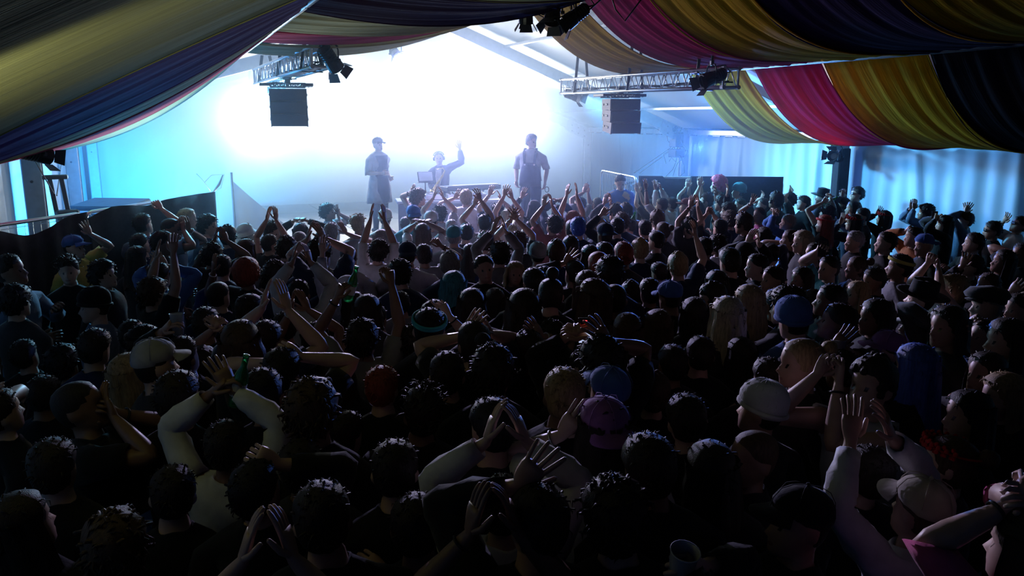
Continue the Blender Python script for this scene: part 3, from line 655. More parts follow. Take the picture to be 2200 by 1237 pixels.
class Arm:
    """two-bone arm from the shoulder to a palm target (body space); hand given by direction, palm normal, finger curl"""
    def __init__(s, side, target, hint=None, curl=.25, spread=.06, palm=None, bend=.0, point=False, hdir=None):
        s.side = side; T = np.array(target, float); s.up = max(0, min(1, (T[2]-1.25)/.5))
        S = np.array([side*(.188-.022*s.up), -.005, 1.395+.055*s.up]); L1, L2 = .288, .262
        d = T-S; dist = np.linalg.norm(d); dn = nrm(d)
        W = S+dn*max(.20, dist-.075); d = W-S; D = np.linalg.norm(d)
        if D > L1+L2-.012: D = L1+L2-.012; W = S+dn*D
        a = (L1*L1-L2*L2+D*D)/(2*D); h = math.sqrt(max(1e-6, L1*L1-a*a))
        if hint is None: hint = np.array([side*.8, .2, -.75]) if T[2] > 1.15 else np.array([side*.35, -.7, -.35])
        hv = np.array(hint, float); hv = nrm(hv-dn*(hv@dn)); E = S+dn*a+hv*h
        s.S, s.E, s.W = S, E, W; u1, u2 = nrm(E-S), nrm(W-E)
        hd = nrm(u2+np.array(hdir)) if hdir is not None else nrm(u2+.12*np.array([0, 0, 1.0])*s.up)
        pn = np.array(palm if palm is not None else [-side*.6, .6, 0], float); pn = nrm(pn-hd*(pn@hd)); lat = side*np.cross(hd, pn)
        hd2 = nrm(hd*math.cos(bend)+pn*math.sin(bend)); pn = nrm(pn-hd2*(pn@hd2)); hd = hd2
        s.hd, s.pn, s.lat, s.curl, s.spread, s.point = hd, pn, lat, curl, spread, point
        pts = [S+(E-S)*t for t in UP_T]+[E]+[E+(W-E)*t for t in FO_T]
        tg = [u1]*4+[nrm(u1*.75+u2*.25), nrm(u1+u2), nrm(u2*.8+u1*.2)]+[u2]*5
        s.pts, s.tg = pts, tg
        # frames: start from the shoulder opening (outward x), parallel transport, then spread the twist over the forearm
        t0 = np.array([side*1.0, 0, 0]); M = np.eye(3); fr = []
        for t in tg: M = rot_to(M@t0, t)@M; fr.append(M)
        Mh = rot_to(M@t0, hd)@M
        a0 = Mh@np.array([0, 1.0, 0]); b0 = np.cross(hd, a0); tw = math.atan2(float(lat@b0), float(lat@a0))
        if tw > math.pi/2: tw -= math.pi
        if tw < -math.pi/2: tw += math.pi
        for k in range(6): fr[6+k] = axrot(tg[6+k], tw*(k+1)/6)@fr[6+k]
        s.fr = fr; s.Mh = axrot(hd, tw)@Mh
    def rings(s, loop, n, off=0.0, mul=1.0, noise=None, handrings=True):
        """rings of n verts ordered like the shoulder opening"""
        c = loop.mean(0); q = loop-c; ang = np.arctan2(q[:, 2], q[:, 1]); ca, sa = np.cos(ang), np.sin(ang); out = []
        for k in range(n):
            u = s.fr[k]@np.array([0, 1.0, 0]); v = s.fr[k]@np.array([0, 0, 1.0]); r = A_RAD[k]*mul+off
            rr = r*(np.ones(len(ang)) if noise is None else 1+noise[k])
            fl = 1.0 if k < 9 else (1, .92, .80)[k-9]
            out.append(s.pts[k]+(ca*rr)[:, None]*u+(sa*rr*fl)[:, None]*v)
        if handrings:
            u = s.Mh@np.array([0, 1.0, 0]); v = s.Mh@np.array([0, 0, 1.0])
            for dd, a, b in HANDR: out.append(s.W+s.hd*dd+(ca*a)[:, None]*u+(sa*b)[:, None]*v)
        return out
    def fingers(s):
        ch = []
        for q, (lo, L, r) in enumerate(((.030, .074, .0086), (.0105, .082, .0089), (-.0095, .076, .0086), (-.0285, .060, .0075))):
            c = s.curl*(1+.12*q)
            if s.point and q > 0: c = 1.35
            if s.point and q == 0: c = .05
            d = nrm(s.hd+s.lat*s.spread*(1.5-q)*1.0); p = s.W+s.hd*.078+s.lat*lo; P = [p]; a = c*.55
            for f, inc in ((.46, c), (.30, c*.7), (.24, 0)):
                dd = d*math.cos(a)+s.pn*math.sin(a); p = p+dd*(L*f+(.02 if f == .46 else 0)); P.append(p); a += inc
            ch.append((P, [r*1.08, r, r*.93, r*.72]))
        tc = min(1.0, s.curl*.6+.12); a = nrm(s.lat*.85+s.hd*.65+s.pn*.25); b = nrm(s.lat*(.55-tc*.6)+s.hd*.95+s.pn*(.2+.5*tc))
        p = s.W+s.hd*.022+s.lat*.022; P = [p, p+a*.034, p+a*.034+b*.032, p+a*.034+b*.058]; ch.append((P, [.013, .0112, .010, .0075]))
        return ch
NF = 6
def finger_verts(ch):
    vs = []
    for P, rs in ch:
        t0 = nrm(P[1]-P[0]); u = np.cross(t0, [.3, .5, .81]); u = nrm(u)
        for k in range(4):
            t = nrm(P[min(k+1, 3)]-P[max(k-1, 0)]); u = nrm(u-t*(u@t)); v = np.cross(t, u)
            for j in range(NF):
                an = 2*math.pi*j/NF; vs.append(P[k]+(u*math.cos(an)+v*math.sin(an))*rs[k])
        vs.append(P[3]+nrm(P[3]-P[2])*rs[3]*.8)
    return vs
FV = 4*NF+1
def leg_rings(side, off=0.0, hip=None, knee=None, ankle=None, mul=1.0, upto=99):
    hip = hip if hip is not None else np.array([side*.088, 0, .82]); knee = knee if knee is not None else np.array([side*.10, .015, .47]); ankle = ankle if ankle is not None else np.array([side*.11, -.01, .075])
    out = []
    for t, r in ((.06, .088), (.3, .082), (.6, .070), (.88, .056)): out.append((hip+(knee-hip)*t, r))
    for t, r in ((.0, .052), (.18, .050), (.36, .053), (.65, .041), (.88, .033), (1.0, .033)): out.append((knee+(ankle-knee)*t, r))
    return [(p, r*mul+off) for p, r in out][:upto]
# ---- faces of the body, the same for everybody
def body_faces():
    F = []; nT = NT*NR; core = NT+NH
    holes = set()
    for s in (1, -1):
        c = AI if s > 0 else sorted(NR-q for q in AI)
        for r in range(RA, RD):
            for q in c[:-1]: holes.add((r, q))
    def id_(r, c): return r*NR+c % NR
    MI = []
    for r in range(core-1):
        for c in range(NR):
            if (r, c) in holes: continue
            F.append((id_(r, c), id_(r, c+1), id_(r+1, c+1), id_(r+1, c)))
            h = r-NT; mi = 0
            if h == 8 and c in (2, NR-3): mi = 1
            if h == 4 and c in (0, 1, NR-1, NR-2): mi = 2
            MI.append(mi)
    apex = core*NR
    for c in range(NR): F.append((id_(core-1, c), id_(core-1, c+1), apex)); MI.append(0)
    base = apex+1
    for s in (1, -1):
        loop = [r*NR+c for r, c in hole_loop(s)]; n = len(loop); prev = loop
        tot = NST+len(HANDR)
        for k in range(tot):
            cur = [base+k*n+j for j in range(n)]
            for j in range(n):
                f = (prev[j], prev[(j+1) % n], cur[(j+1) % n], cur[j]); F.append(f if s > 0 else f[::-1]); MI.append(0)
            prev = cur
        F.append(tuple(prev) if s > 0 else tuple(prev[::-1])); MI.append(0); base += tot*n
        for q in range(5):
            b = base+q*FV
            for k in range(3):
                for j in range(NF): F.append((b+k*NF+j, b+k*NF+(j+1) % NF, b+(k+1)*NF+(j+1) % NF, b+(k+1)*NF+j)); MI.append(0)
            for j in range(NF): F.append((b+3*NF+j, b+3*NF+(j+1) % NF, b+4*NF)); MI.append(0)
        base += 5*FV
    # legs grow from the hip ring, split by three vertices along the crotch
    mid = base; base += 3
    for s in (1, -1):
        half = [q % NR for q in (range(0, 13) if s > 0 else range(24, 11, -1))]; loop = half+[mid+2, mid+1, mid]; n = len(loop); prev = loop
        for k in range(10):
            cur = [base+k*n+j for j in range(n)]
            for j in range(n):
                f = (prev[j], cur[j], cur[(j+1) % n], prev[(j+1) % n]); F.append(f if s > 0 else f[::-1]); MI.append(0)
            prev = cur
        F.append(tuple(prev[::-1]) if s > 0 else tuple(prev)); MI.append(0); base += 10*n
    return F, MI
B_F, B_MI = body_faces()
def topo(F):
    tot = np.array([len(f) for f in F]); st = np.concatenate([[0], np.cumsum(tot)[:-1]]); li = np.array([i for f in F for i in f])
    return li, st, tot
B_T = topo(B_F)
def fast_mesh(name, V, T, mi=None, smooth=True):
    li, st, tot = T; me = bpy.data.meshes.new(name); me.vertices.add(len(V)); me.vertices.foreach_set('co', np.asarray(V, np.float32).ravel())
    me.loops.add(len(li)); me.loops.foreach_set('vertex_index', li.astype(np.int32)); me.polygons.add(len(st)); me.polygons.foreach_set('loop_start', st.astype(np.int32))
    if smooth: me.polygons.foreach_set('use_smooth', np.ones(len(st), bool))
    if mi is not None: me.polygons.foreach_set('material_index', np.array(mi, np.int32))
    me.update(calc_edges=True); return me
def raise_sh(P, arms):
    P = P.copy()
    for a in arms:
        k = np.clip((P[:, 0]*a.side-.06)/.10, 0, 1)*np.clip((P[:, 2]-1.27)/.10, 0, 1)*np.clip((1.53-P[:, 2])/.03, 0, 1); P[:, 2] += .055*a.up*k; P[:, 0] -= a.side*.020*a.up*k
    return P
def head_rot(yaw, pitch, roll):
    cy, sy = math.cos(yaw), math.sin(yaw); cp, sp = math.cos(pitch), math.sin(pitch); cr, sr = math.cos(roll), math.sin(roll)
    return np.array([[cy, -sy, 0], [sy, cy, 0], [0, 0, 1]])@np.array([[1, 0, 0], [0, cp, -sp], [0, sp, cp]])@np.array([[cr, 0, sr], [0, 1, 0], [-sr, 0, cr]])
def leg_all(side, half_ring, mids, off=0.0, knee=None, ankle=None, hip=None, mul=1.0, upto=99):
    loop = np.vstack([half_ring, mids[::-1]]); c = loop.mean(0); q = loop-c; ang = np.arctan2(q[:, 1], q[:, 0]); out = []
    for p, r in leg_rings(side, off, hip, knee, ankle, mul, upto):
        out.append(p+np.stack([np.cos(ang)*r, np.sin(ang)*r*1.08, np.zeros(len(ang))], 1))
    return out
def body_mesh(arms, hrot, width=1.0, knees=None):
    arms = sorted(arms, key=lambda a: -a.side)
    tor = raise_sh(np.vstack(TR)*np.array([width, 1.0*(.5+.5*width), 1]), arms)
    hd = []
    for i, r in enumerate(HR):
        wgt = (.25, .6)[i] if i < 2 else 1.0; p = (r-PIV)@hrot.T+PIV; hd.append(r*(1-wgt)+p*wgt)
    apex = ((np.array([[0, 0, 1.75]])-PIV)@hrot.T+PIV)
    V = [tor]+hd+[apex]; grid = np.vstack([tor]+hd)
    for a in arms:
        loop = np.array([grid[r*NR+c] for r, c in hole_loop(a.side)])
        V += a.rings(loop, NST); V.append(np.array(finger_verts(a.fingers())))
    mids = np.array([[0, .055, .845], [0, 0, .835], [0, -.06, .845]]); V.append(mids)
    for s in (1, -1):
        half = tor[[q % NR for q in (range(0, 13) if s > 0 else range(24, 11, -1))]]
        kn, an = (None, None) if knees is None else knees[s]
        V += leg_all(s, half, mids, 0.0, kn, an)
    return np.vstack(V)
# ---- upper garment: hem .. collar plus sleeves
def garment_faces(nhem, nsl, hole=True):
    """rings: inner hem, nhem extra rings, torso rings 1.., collar, inner collar ; sleeves with nsl rings + inner return"""
    F = []; nring = 1+nhem+(NT-1)+3; off = 1+nhem-1                 # torso ring r sits at row r+off
    holes = set()
    for s in (1, -1):
        c = AI if s > 0 else sorted(NR-q for q in AI)
        for r in range(RA, RD):
            for q in c[:-1]: holes.add((r+off, q))
    for r in range(nring-1):
        for c in range(NR):
            if (r, c) in holes: continue
            F.append((r*NR+c, r*NR+(c+1) % NR, (r+1)*NR+(c+1) % NR, (r+1)*NR+c))
    base = nring*NR
    for s in (1, -1):
        loop = [(r+off)*NR+c for r, c in hole_loop(s)]; n = len(loop); prev = loop
        for k in range(nsl+1):
            cur = [base+k*n+j for j in range(n)]
            for j in range(n):
                f = (prev[j], prev[(j+1) % n], cur[(j+1) % n], cur[j]); F.append(f if s > 0 else f[::-1])
            prev = cur
        base += (nsl+1)*n
    return topo(F)
_gt = {}
SLV = {'none': 1, 'short': 4, 'elbow': 6, 'long': 11}
def garment_mesh(arms, slv, rs, width=1.0, hem=(), loose=.016, collar=.03):
    arms = sorted(arms, key=lambda a: -a.side); nsl = SLV[slv]; key = (len(hem), nsl)
    if key not in _gt: _gt[key] = garment_faces(*key)
    g = np.random.RandomState(rs); rows = []
    base = [(z, w, f, b) for z, w, f, b in TOR[1:]]
    ext = list(hem)+base
    def rg(z, w, f, b, o, amp=1.0):
        r = ring(z, z, w*width+o, f+o, b+o)
        k = 1+amp*(.016*np.sin(3*PHI+9*z+rs)+.020*np.sin(5*PHI-22*z+rs*2)+.010*np.sin(9*PHI+40*z))*(1 if z < 1.40 else .3); r[:, :2] *= k[:, None]
        r[:, 2] += .006*np.sin(4*PHI+rs); return r
    z, w, f, b = ext[0]; rows.append(rg(z+.02, w, f, b, loose*.2))
    for i, (z, w, f, b) in enumerate(ext):
        o = loose*(1.15 if z < 1.2 else 1.0 if z < 1.40 else .75)
        rows.append(rg(z, w, f, b, o))
    rows.append(rg(1.497, .070, .056, .072, .012, .3)); rows.append(rg(1.497+collar*.35, .066, .052, .070, .008, .3)); rows.append(rg(1.49, .060, .046, .064, .0, .2))
    T = raise_sh(np.vstack(rows), arms); V = [T]; off = len(hem)
    for a in arms:
        loop = np.array([T[(r+off)*NR+c] for r, c in hole_loop(a.side)]); n = len(loop); an = np.arange(n)*2*math.pi/n
        noise = np.array([.06*np.sin(2*an+k*1.9+rs)+.07*np.sin(3*an-k*2.7)+.03*g.randn(n) for k in range(NST)])
        rr = a.rings(loop, nsl, loose*.8 if slv != 'short' else loose*1.1, 1.10, noise, False); V += rr
        c = rr[-1].mean(0); V.append(c+(rr[-1]-c)*.78-a.tg[nsl-1]*.012)
    return fast_mesh('shirt', np.vstack(V), _gt[key])
# ---- trousers and shoes, one mesh each for everybody who stands
def trouser_mesh(knees=None):
    hipr = [ring(.99, .99, .170, .112, .128), ring(1.0, 1.0, .172, .114, .130), ring(.94, .94, .178, .112, .131), ring(.88, .88, .180, .113, .138)]
    grid = np.vstack(hipr); F = []
    for r in range(3):
        for c in range(NR): F.append(((r+1)*NR+c, (r+1)*NR+(c+1) % NR, r*NR+(c+1) % NR, r*NR+c))
    V = [grid]; base = len(grid); mids = np.array([[0, .06, .83], [0, 0, .82], [0, -.065, .83]]); V.append(mids); mid = base; base += 3
    for s in (1, -1):
        idx = [3*NR+q % NR for q in (range(0, 13) if s > 0 else range(24, 11, -1))]
        kn, an = (None, None) if knees is None else knees[s]
        rr = leg_all(s, grid[idx], mids, .016, kn, an, None, 1.06); V += rr; prev = idx+[mid+2, mid+1, mid]; n = len(prev)
        for k in range(len(rr)):
            cur = [base+k*n+j for j in range(n)]
            for j in range(n):
                f = (prev[j], cur[j], cur[(j+1) % n], prev[(j+1) % n]); F.append(f if s > 0 else f[::-1])
            prev = cur
        base += n*len(rr)
    return fast_mesh('trousers', np.vstack(V), topo(F))
def shoe_mesh(s):
    m = MB(); prof = [(-.10, .030, .05), (-.085, .040, .085), (-.03, .042, .105), (.03, .044, .085), (.09, .048, .06), (.15, .042, .045), (.175, .02, .03)]; vs = []
    for y, w, h in prof:
        for a in range(10):
            t = 2*math.pi*a/10; vs.append((s*.115+w*math.sin(t), y, max(.004, h*.5*(1-math.cos(t)))))
    n = 10; fs = [(i*n+k, i*n+(k+1) % n, (i+1)*n+(k+1) % n, (i+1)*n+k) for i in range(len(prof)-1) for k in range(n)]+[tuple(range(n))[::-1], tuple(range((len(prof)-1)*n, len(prof)*n))]
    me = bpy.data.meshes.new('shoe'); me.from_pydata(vs, [], fs); me.polygons.foreach_set('use_smooth', [True]*len(fs)); return me
# ---- hair and hats, modelled around the head in body space
HGRID = HR[2:]
def sstep(a, b, x): t = np.clip((x-a)/(b-a), 0, 1); return t*t*(3-2*t)
def hair_shell(th, line, seed, lump=.0, top=.0):
    """closed shell over the skull: thickness th, hair line given per angle"""
    base = head_rings(False)[2:]; g = np.random.RandomState(seed); V = []; c = np.array([0, 0, 1.65])
    deg = np.degrees(np.minimum(PHI, 2*math.pi-PHI)); lz = np.interp(deg, [0, 40, 62, 85, 100, 115, 180], line)
    ph = g.rand(6)*6.3
    for r in base:
        d = r-c; d = d/np.linalg.norm(d, axis=1)[:, None]; m = sstep(-.012, .012, r[:, 2]-lz)
        n = .5*np.sin(4*PHI+r[:, 2]*40+ph[0])+.5*np.sin(7*PHI-r[:, 2]*55+ph[1])+.4*np.sin(11*PHI+ph[2]+r[:, 2]*90)
        V.append(r+d*((th*(1+lump*n)+top*np.clip((r[:, 2]-1.66)/.08, 0, 1))*m-.006*(1-m))[:, None])
    V.append(np.array([[0, -.004, 1.75+th+top]])); F = []
    R_ = len(base)
    for r in range(R_-1):
        for k in range(NR): F.append((r*NR+k, r*NR+(k+1) % NR, (r+1)*NR+(k+1) % NR, (r+1)*NR+k))
    for k in range(NR): F.append(((R_-1)*NR+k, (R_-1)*NR+(k+1) % NR, R_*NR))
    return np.vstack(V), F
def add_locks(m, V, n, seed, ln=.04, rad=.006, down=.6, zmin=1.60):
    g = random.Random(seed); c = Vector((0, 0, 1.64)); out = [Vector(v) for v in V if v[2] > zmin and (Vector(v)-c).length > .102]
    for _ in range(n):
        p = g.choice(out)+Vector((g.uniform(-.006, .006), g.uniform(-.006, .006), g.uniform(-.004, .004))); d = (p-c).normalized(); t = Vector((g.uniform(-1, 1), g.uniform(-1, 1), g.uniform(-.6, .6))); t -= d*t.dot(d)
        t = (t+Vector((0, 0, -down))).normalized(); L = ln*g.uniform(.6, 1.3); q0 = p-d*.008; q1 = p+d*L*.28+t*L*.45; q2 = p+d*L*.22+t*L
        s = d.cross(t).normalized()*rad*g.uniform(.7, 1.3); k = d*rad*.7
        m.add([q0-s, q0+s, q0+k, q1-s*.8, q1+s*.8, q1+k, q2], [(0, 1, 4, 3), (1, 2, 5, 4), (2, 0, 3, 5), (3, 4, 6), (4, 5, 6), (5, 3, 6)])
SHORT = [1.705, 1.70, 1.668, 1.650, 1.625, 1.575, 1.555]; LONGL = [1.712, 1.70, 1.655, 1.60, 1.565, 1.55, 1.54]
def curtain(m, zlow, seed, w=.098, b=.112, grow=.03, front=72):
    """hair falling from the crown over ears, nape and shoulders: outer and inner skin"""
    g = np.random.RandomState(seed); a = np.radians(np.linspace(front, 360-front, 25)); zs = np.linspace(1.70, zlow, 9); V = []; p0 = g.rand(3)*6.3
    for lay in (0, 1):
        for i, z in enumerate(zs):
            t = i/8; o = (-.014 if lay else 0)+grow*t; st = .006*np.sin(9*a+p0[0])+.005*np.sin(17*a+p0[1]+t*3)
            wv = w+o+st+.004*math.sin(z*60); V.append(np.stack([np.sin(a)*wv, np.where(np.cos(a) > 0, np.cos(a)*(w-.005+o), np.cos(a)*(b+o+st)), z+.02*t*np.sin(5*a+p0[2])], 1))
    V = np.vstack(V); n = len(a); F = []
    for lay in (0, 1):
        for i in range(8):
            for k in range(n-1):
                f = (lay*9*n+i*n+k, lay*9*n+i*n+k+1, lay*9*n+(i+1)*n+k+1, lay*9*n+(i+1)*n+k); F.append(f if lay else f[::-1])
    for k in range(n-1): F.append((8*n+k, 8*n+k+1, 9*n+8*n+k+1, 9*n+8*n+k))
    for i in range(8):
        F.append((i*n, (i+1)*n, 9*n+(i+1)*n, 9*n+i*n)); F.append((i*n+n-1, 9*n+i*n+n-1, 9*n+(i+1)*n+n-1, (i+1)*n+n-1))
    m.add(V, F)
def blob(m, c, r, seed=0, n=8, k=6, sq=(1, 1, 1), lump=.0):
    g = random.Random(seed); vs = [(c[0], c[1], c[2]-r*sq[2])]
    for i in range(1, k):
        t = math.pi*i/k
        for j in range(n):
            a = 2*math.pi*j/n; q = r*(1+lump*g.uniform(-1, 1)); vs.append((c[0]+q*sq[0]*math.sin(t)*math.cos(a), c[1]+q*sq[1]*math.sin(t)*math.sin(a), c[2]-q*sq[2]*math.cos(t)))
    vs.append((c[0], c[1], c[2]+r*sq[2])); e = len(vs)-1
    fs = [(0, 1+(j+1) % n, 1+j) for j in range(n)]+[(1+i*n+j, 1+i*n+(j+1) % n, 1+(i+1)*n+(j+1) % n, 1+(i+1)*n+j) for i in range(k-2) for j in range(n)]+[(e, 1+(k-2)*n+j, 1+(k-2)*n+(j+1) % n) for j in range(n)]
    m.add(vs, fs)
def mb_mesh(m, name): 
    me = bpy.data.meshes.new(name); me.from_pydata(m.v, [], m.f); me.polygons.foreach_set('use_smooth', [True]*len(m.f)); me.update(); return me
HAIR = {}
def make_hair():
    def shell(name, th, line, seed, lump=.1, locks=60, ln=.03, rad=.005, top=0., extra=None, down=.6):
        V, F = hair_shell(th, line, seed, lump, top); m = MB(); m.add(V, F); add_locks(m, V, locks, seed, ln, rad, down)
        if extra: extra(m)
        HAIR[name] = mb_mesh(m, 'hair')
    shell('buzz', .005, SHORT, 1, .05, 0)
    shell('short', .012, SHORT, 2, .18, 120, .028, .0045)
    shell('short2', .016, SHORT, 3, .25, 150, .034, .005, .008)
    shell('quiff', .012, SHORT, 4, .2, 120, .05, .006, .018, down=-.1)
    shell('mop', .024, [1.69, 1.685, 1.645, 1.61, 1.585, 1.56, 1.545], 5, .28, 170, .045, .007, .008)
    shell('long', .014, LONGL, 6, .08, 50, .04, .005, .004, lambda m: curtain(m, 1.33, 6))
    shell('long2', .018, LONGL, 7, .10, 70, .05, .006, .006, lambda m: (curtain(m, 1.24, 7, .104, .118, .045), add_locks(m, [v for v in m.v if v[2] < 1.6 and abs(v[0]) > .09], 0, 7)))
    shell('bob', .018, LONGL, 8, .08, 60, .035, .005, .004, lambda m: curtain(m, 1.50, 8, .103, .114, .018, 66))
    def bun(z, y, r):
        return lambda m: (blob(m, (0, y, z), r, 3, 10, 8, lump=.06), m.tube([(.022*math.cos(q), y*.82+.002, z-.012+.022*math.sin(q)) for q in np.linspace(0, 6.28, 9)], .006, 5))
    shell('bun', .009, LONGL, 9, .1, 30, .03, .004, 0, bun(1.71, -.125, .042)); shell('topbun', .009, LONGL, 10, .1, 30, .03, .004, 0, bun(1.795, -.03, .045))
    def tail(m):
        blob(m, (0, -.115, 1.69), .022, 4, 8, 6); m.tube([(0, -.11, 1.69), (0, -.155, 1.69), (.005, -.175, 1.62), (.0, -.17, 1.53), (-.004, -.165, 1.44), (0, -.16, 1.40)], [.014, .026, .032, .028, .018, .004], 9)
    shell('ponytail', .009, LONGL, 11, .1, 30, .03, .004, 0, tail)
    for nm, rr, cnt, sd, low in (('curly', .030, 95, 12, 1.60), ('afro', .040, 120, 13, 1.58), ('curlylong', .030, 120, 14, 1.48)):
        V, F = hair_shell(.020 if nm != 'afro' else .045, SHORT if nm != 'curlylong' else LONGL, sd, .1, .01); m = MB(); m.add(V, F); g = random.Random(sd)
        for q in range(cnt):
            while True:
                a = g.uniform(0, 6.283); zz = g.uniform(low, 1.775); fr = abs(math.atan2(math.sin(a), math.cos(a)))
                if fr < 1.05 and zz < 1.695: continue
                break
            h = (zz-1.655)/.12; rad = math.sqrt(max(.02, 1-min(.98, max(0, h))**2)); e = .022 if nm == 'afro' else .004
            blob(m, (math.sin(a)*(.080+e)*rad, math.cos(a)*(.098+e)*rad, zz+e*.6), rr*g.uniform(.55, .85)*.8, q, 6, 4, lump=.18)
        HAIR[nm] = mb_mesh(m, 'hair')
    # hats
    def dome(m, th, line, top=.0, seed=20):
        V, F = hair_shell(th, line, seed, 0.0, top); m.add(V, F)
    CAPL = [1.688, 1.684, 1.676, 1.668, 1.662, 1.655, 1.65]
    def brim(m, a0, ln, w, z=1.688, tilt=-.25, n=14):
        vs = []
        for lay in (0, 1):
            for i in range(n+1):
                t = -1+2*i/n; an = a0+t*w
                for q in (0, .5, 1):
                    rr_ = 1+(ln/.1)*q*math.sqrt(max(0, 1-(t*.95)**2)); x = math.sin(an)*.085*rr_; y = math.cos(an)*.105*rr_
                    vs.append((x, y, z+tilt*ln*q-.010*t*t*q*2-.006*lay))
        k = 3*(n+1); fs = []
        for lay in (0, 1):
            for i in range(n):
                for q in range(2):
                    f = (lay*k+i*3+q, lay*k+i*3+q+1, lay*k+(i+1)*3+q+1, lay*k+(i+1)*3+q); fs.append(f[::-1] if lay else f)
        for i in range(n): fs.append((i*3+2, k+i*3+2, k+(i+1)*3+2, (i+1)*3+2))
        m.add(vs, fs)
    for nm, a0 in (('cap', 0.0), ('capback', math.pi)):
        m = MB(); dome(m, .016, CAPL, .006); brim(m, a0, .075, .95); blob(m, (0, -.003, 1.776), .008, 1, 8, 4)
        for q in range(6):
            a = q*math.pi/3; m.tube([(math.sin(a)*x_*.088, math.cos(a)*x_*.107, z_) for x_, z_ in ((1.09, 1.69), (1.04, 1.72), (.82, 1.755), (.45, 1.772), (.03, 1.776))], .0018, 4)
        HAIR[nm] = mb_mesh(m, 'cap')
    m = MB(); dome(m, .018, CAPL, .012); prof = [(1.0, 1.70), (1.05, 1.672), (1.30, 1.645), (1.62, 1.628), (1.62, 1.622), (1.02, 1.66)]; vs = [(math.sin(a)*.092*p, math.cos(a)*.110*p, z) for p, z in prof for a in np.linspace(0, 2*math.pi, 25)[:-1]]
    m.add(vs, [(i*24+k, i*24+(k+1) % 24, (i+1)*24+(k+1) % 24, (i+1)*24+k) for i in range(5) for k in range(24)])
    for zz, p in ((1.638, 1.42), (1.648, 1.28)): m.tube([(math.sin(a)*.092*p, math.cos(a)*.110*p, zz) for a in np.linspace(0, 2*math.pi, 25)], .002, 4, False)
    HAIR['bucket'] = mb_mesh(m, 'bucket_hat')
    m = MB(); prof = [(.0, 1.80), (.55, 1.805), (.80, 1.812), (.96, 1.80), (1.03, 1.72), (1.06, 1.69), (1.45, 1.684), (1.92, 1.695), (1.93, 1.690), (1.4, 1.674), (1.02, 1.672)]
    vs = [(math.sin(a)*.086*p, math.cos(a)*.104*p, z-(.018*math.cos(a)**2 if .1 < p < .9 else 0)) for p, z in prof for a in np.linspace(0, 2*math.pi, 25)[:-1]]
    m.add(vs, [(i*24+k, i*24+(k+1) % 24, (i+1)*24+(k+1) % 24, (i+1)*24+k) for i in range(len(prof)-1) for k in range(24)]); HAIR['fedora'] = mb_mesh(m, 'brimmed_hat')
    m = MB(); dome(m, .017, [1.672, 1.668, 1.655, 1.645, 1.635, 1.625, 1.62], .022); 
    m.tube([(math.sin(a)*.093, math.cos(a)*.113, 1.668-.014*(1-math.cos(a))) for a in np.linspace(0, 2*math.pi, 25)], .012, 6, False)
    for q in range(18):
        a = q*math.pi/9; m.tube([(math.sin(a)*x_*.095, math.cos(a)*x_*.115, z_) for x_, z_ in ((1.0, 1.69), (.97, 1.72), (.80, 1.755), (.4, 1.782), (.03, 1.789))], .003, 4)
    HAIR['beanie'] = mb_mesh(m, 'beanie')
    m = MB(); dome(m, .022, [1.66, 1.64, 1.60, 1.56, 1.54, 1.53, 1.52], .012); curtain(m, 1.46, 30, .100, .118, .03, 60); HAIR['hood'] = mb_mesh(m, 'hood')
    m = MB(); dome(m, .020, CAPL, .004); vs = [(math.sin(a)*.098*p, math.cos(a)*.118*p+ (.02 if math.cos(a) > 0 else 0)*p, z) for p, z in ((.3, 1.768), (.9, 1.755), (1.16, 1.715), (1.05, 1.69)) for a in np.linspace(0, 2*math.pi, 25)[:-1]]
    m.add(vs, [(i*24+k, i*24+(k+1) % 24, (i+1)*24+(k+1) % 24, (i+1)*24+k) for i in range(3) for k in range(24)]); brim(m, 0, .04, .9); HAIR['flatcap'] = mb_mesh(m, 'flat_cap')
    m = MB(); m.tube([(math.sin(a)*.091, math.cos(a)*.112, 1.690+.01*math.cos(a)) for a in np.linspace(0, 2*math.pi, 25)], .010, 6, False); m.tube([(math.sin(a)*.093, math.cos(a)*.114, 1.703+.01*math.cos(a)) for a in np.linspace(0, 2*math.pi, 25)], .008, 6, False); HAIR['headband'] = mb_mesh(m, 'headband')
    m = MB(); m.tube([(math.sin(a)*.100, -.012, 1.69+math.cos(a)*.085) for a in np.linspace(-1.5, 1.5, 15)], .008, 6)
    for s in (-1, 1): m.lathe([(.035, -.012), (.038, 0), (.030, .016)], (s*.098, -.012, 1.640), 12, Matrix.Rotation(R(90)*s, 3, 'Y'))
    HAIR['headphones'] = mb_mesh(m, 'headphones')
    m = MB(); g = random.Random(5)
    for q in range(13):
        a = -1.7+3.4*q/12; c = (math.sin(a)*.098, math.cos(a)*.118, 1.712)
        for k in range(5): blob(m, (c[0]+.016*math.cos(k*1.26), c[1]+.008*math.sin(k*2), c[2]+.016*math.sin(k*1.26)), .011, k, 6, 4)
    m.tube([(math.sin(a)*.094, math.cos(a)*.114, 1.708) for a in np.linspace(0, 2*math.pi, 21)], .005, 5, False); HAIR['flowers'] = mb_mesh(m, 'flower_crown')
    m = MB()
    for s in (-1, 1):
        m.box((s*.034, .098, 1.640), (.054, .006, .040), rz(-s*.22), .002); m.tube([(s*.060, .092, 1.645), (s*.080, .03, 1.645), (s*.085, -.01, 1.638)], .003, 5)
    m.box((0, .105, 1.646), (.02, .005, .008)); HAIR['sunglasses'] = mb_mesh(m, 'sunglasses')
make_hair()
TROUSERS, SHOE_R, SHOE_L = trouser_mesh(), shoe_mesh(1), shoe_mesh(-1)
def cmat(nm, c, rough=.8, **k): return mat(nm, c, rough, **k)
SKIN = [mat('skin_%d' % i, c, .48, var=.10, scale=18) for i, c in enumerate([(.52, .33, .25), (.58, .39, .31), (.44, .26, .19), (.24, .13, .085)])]
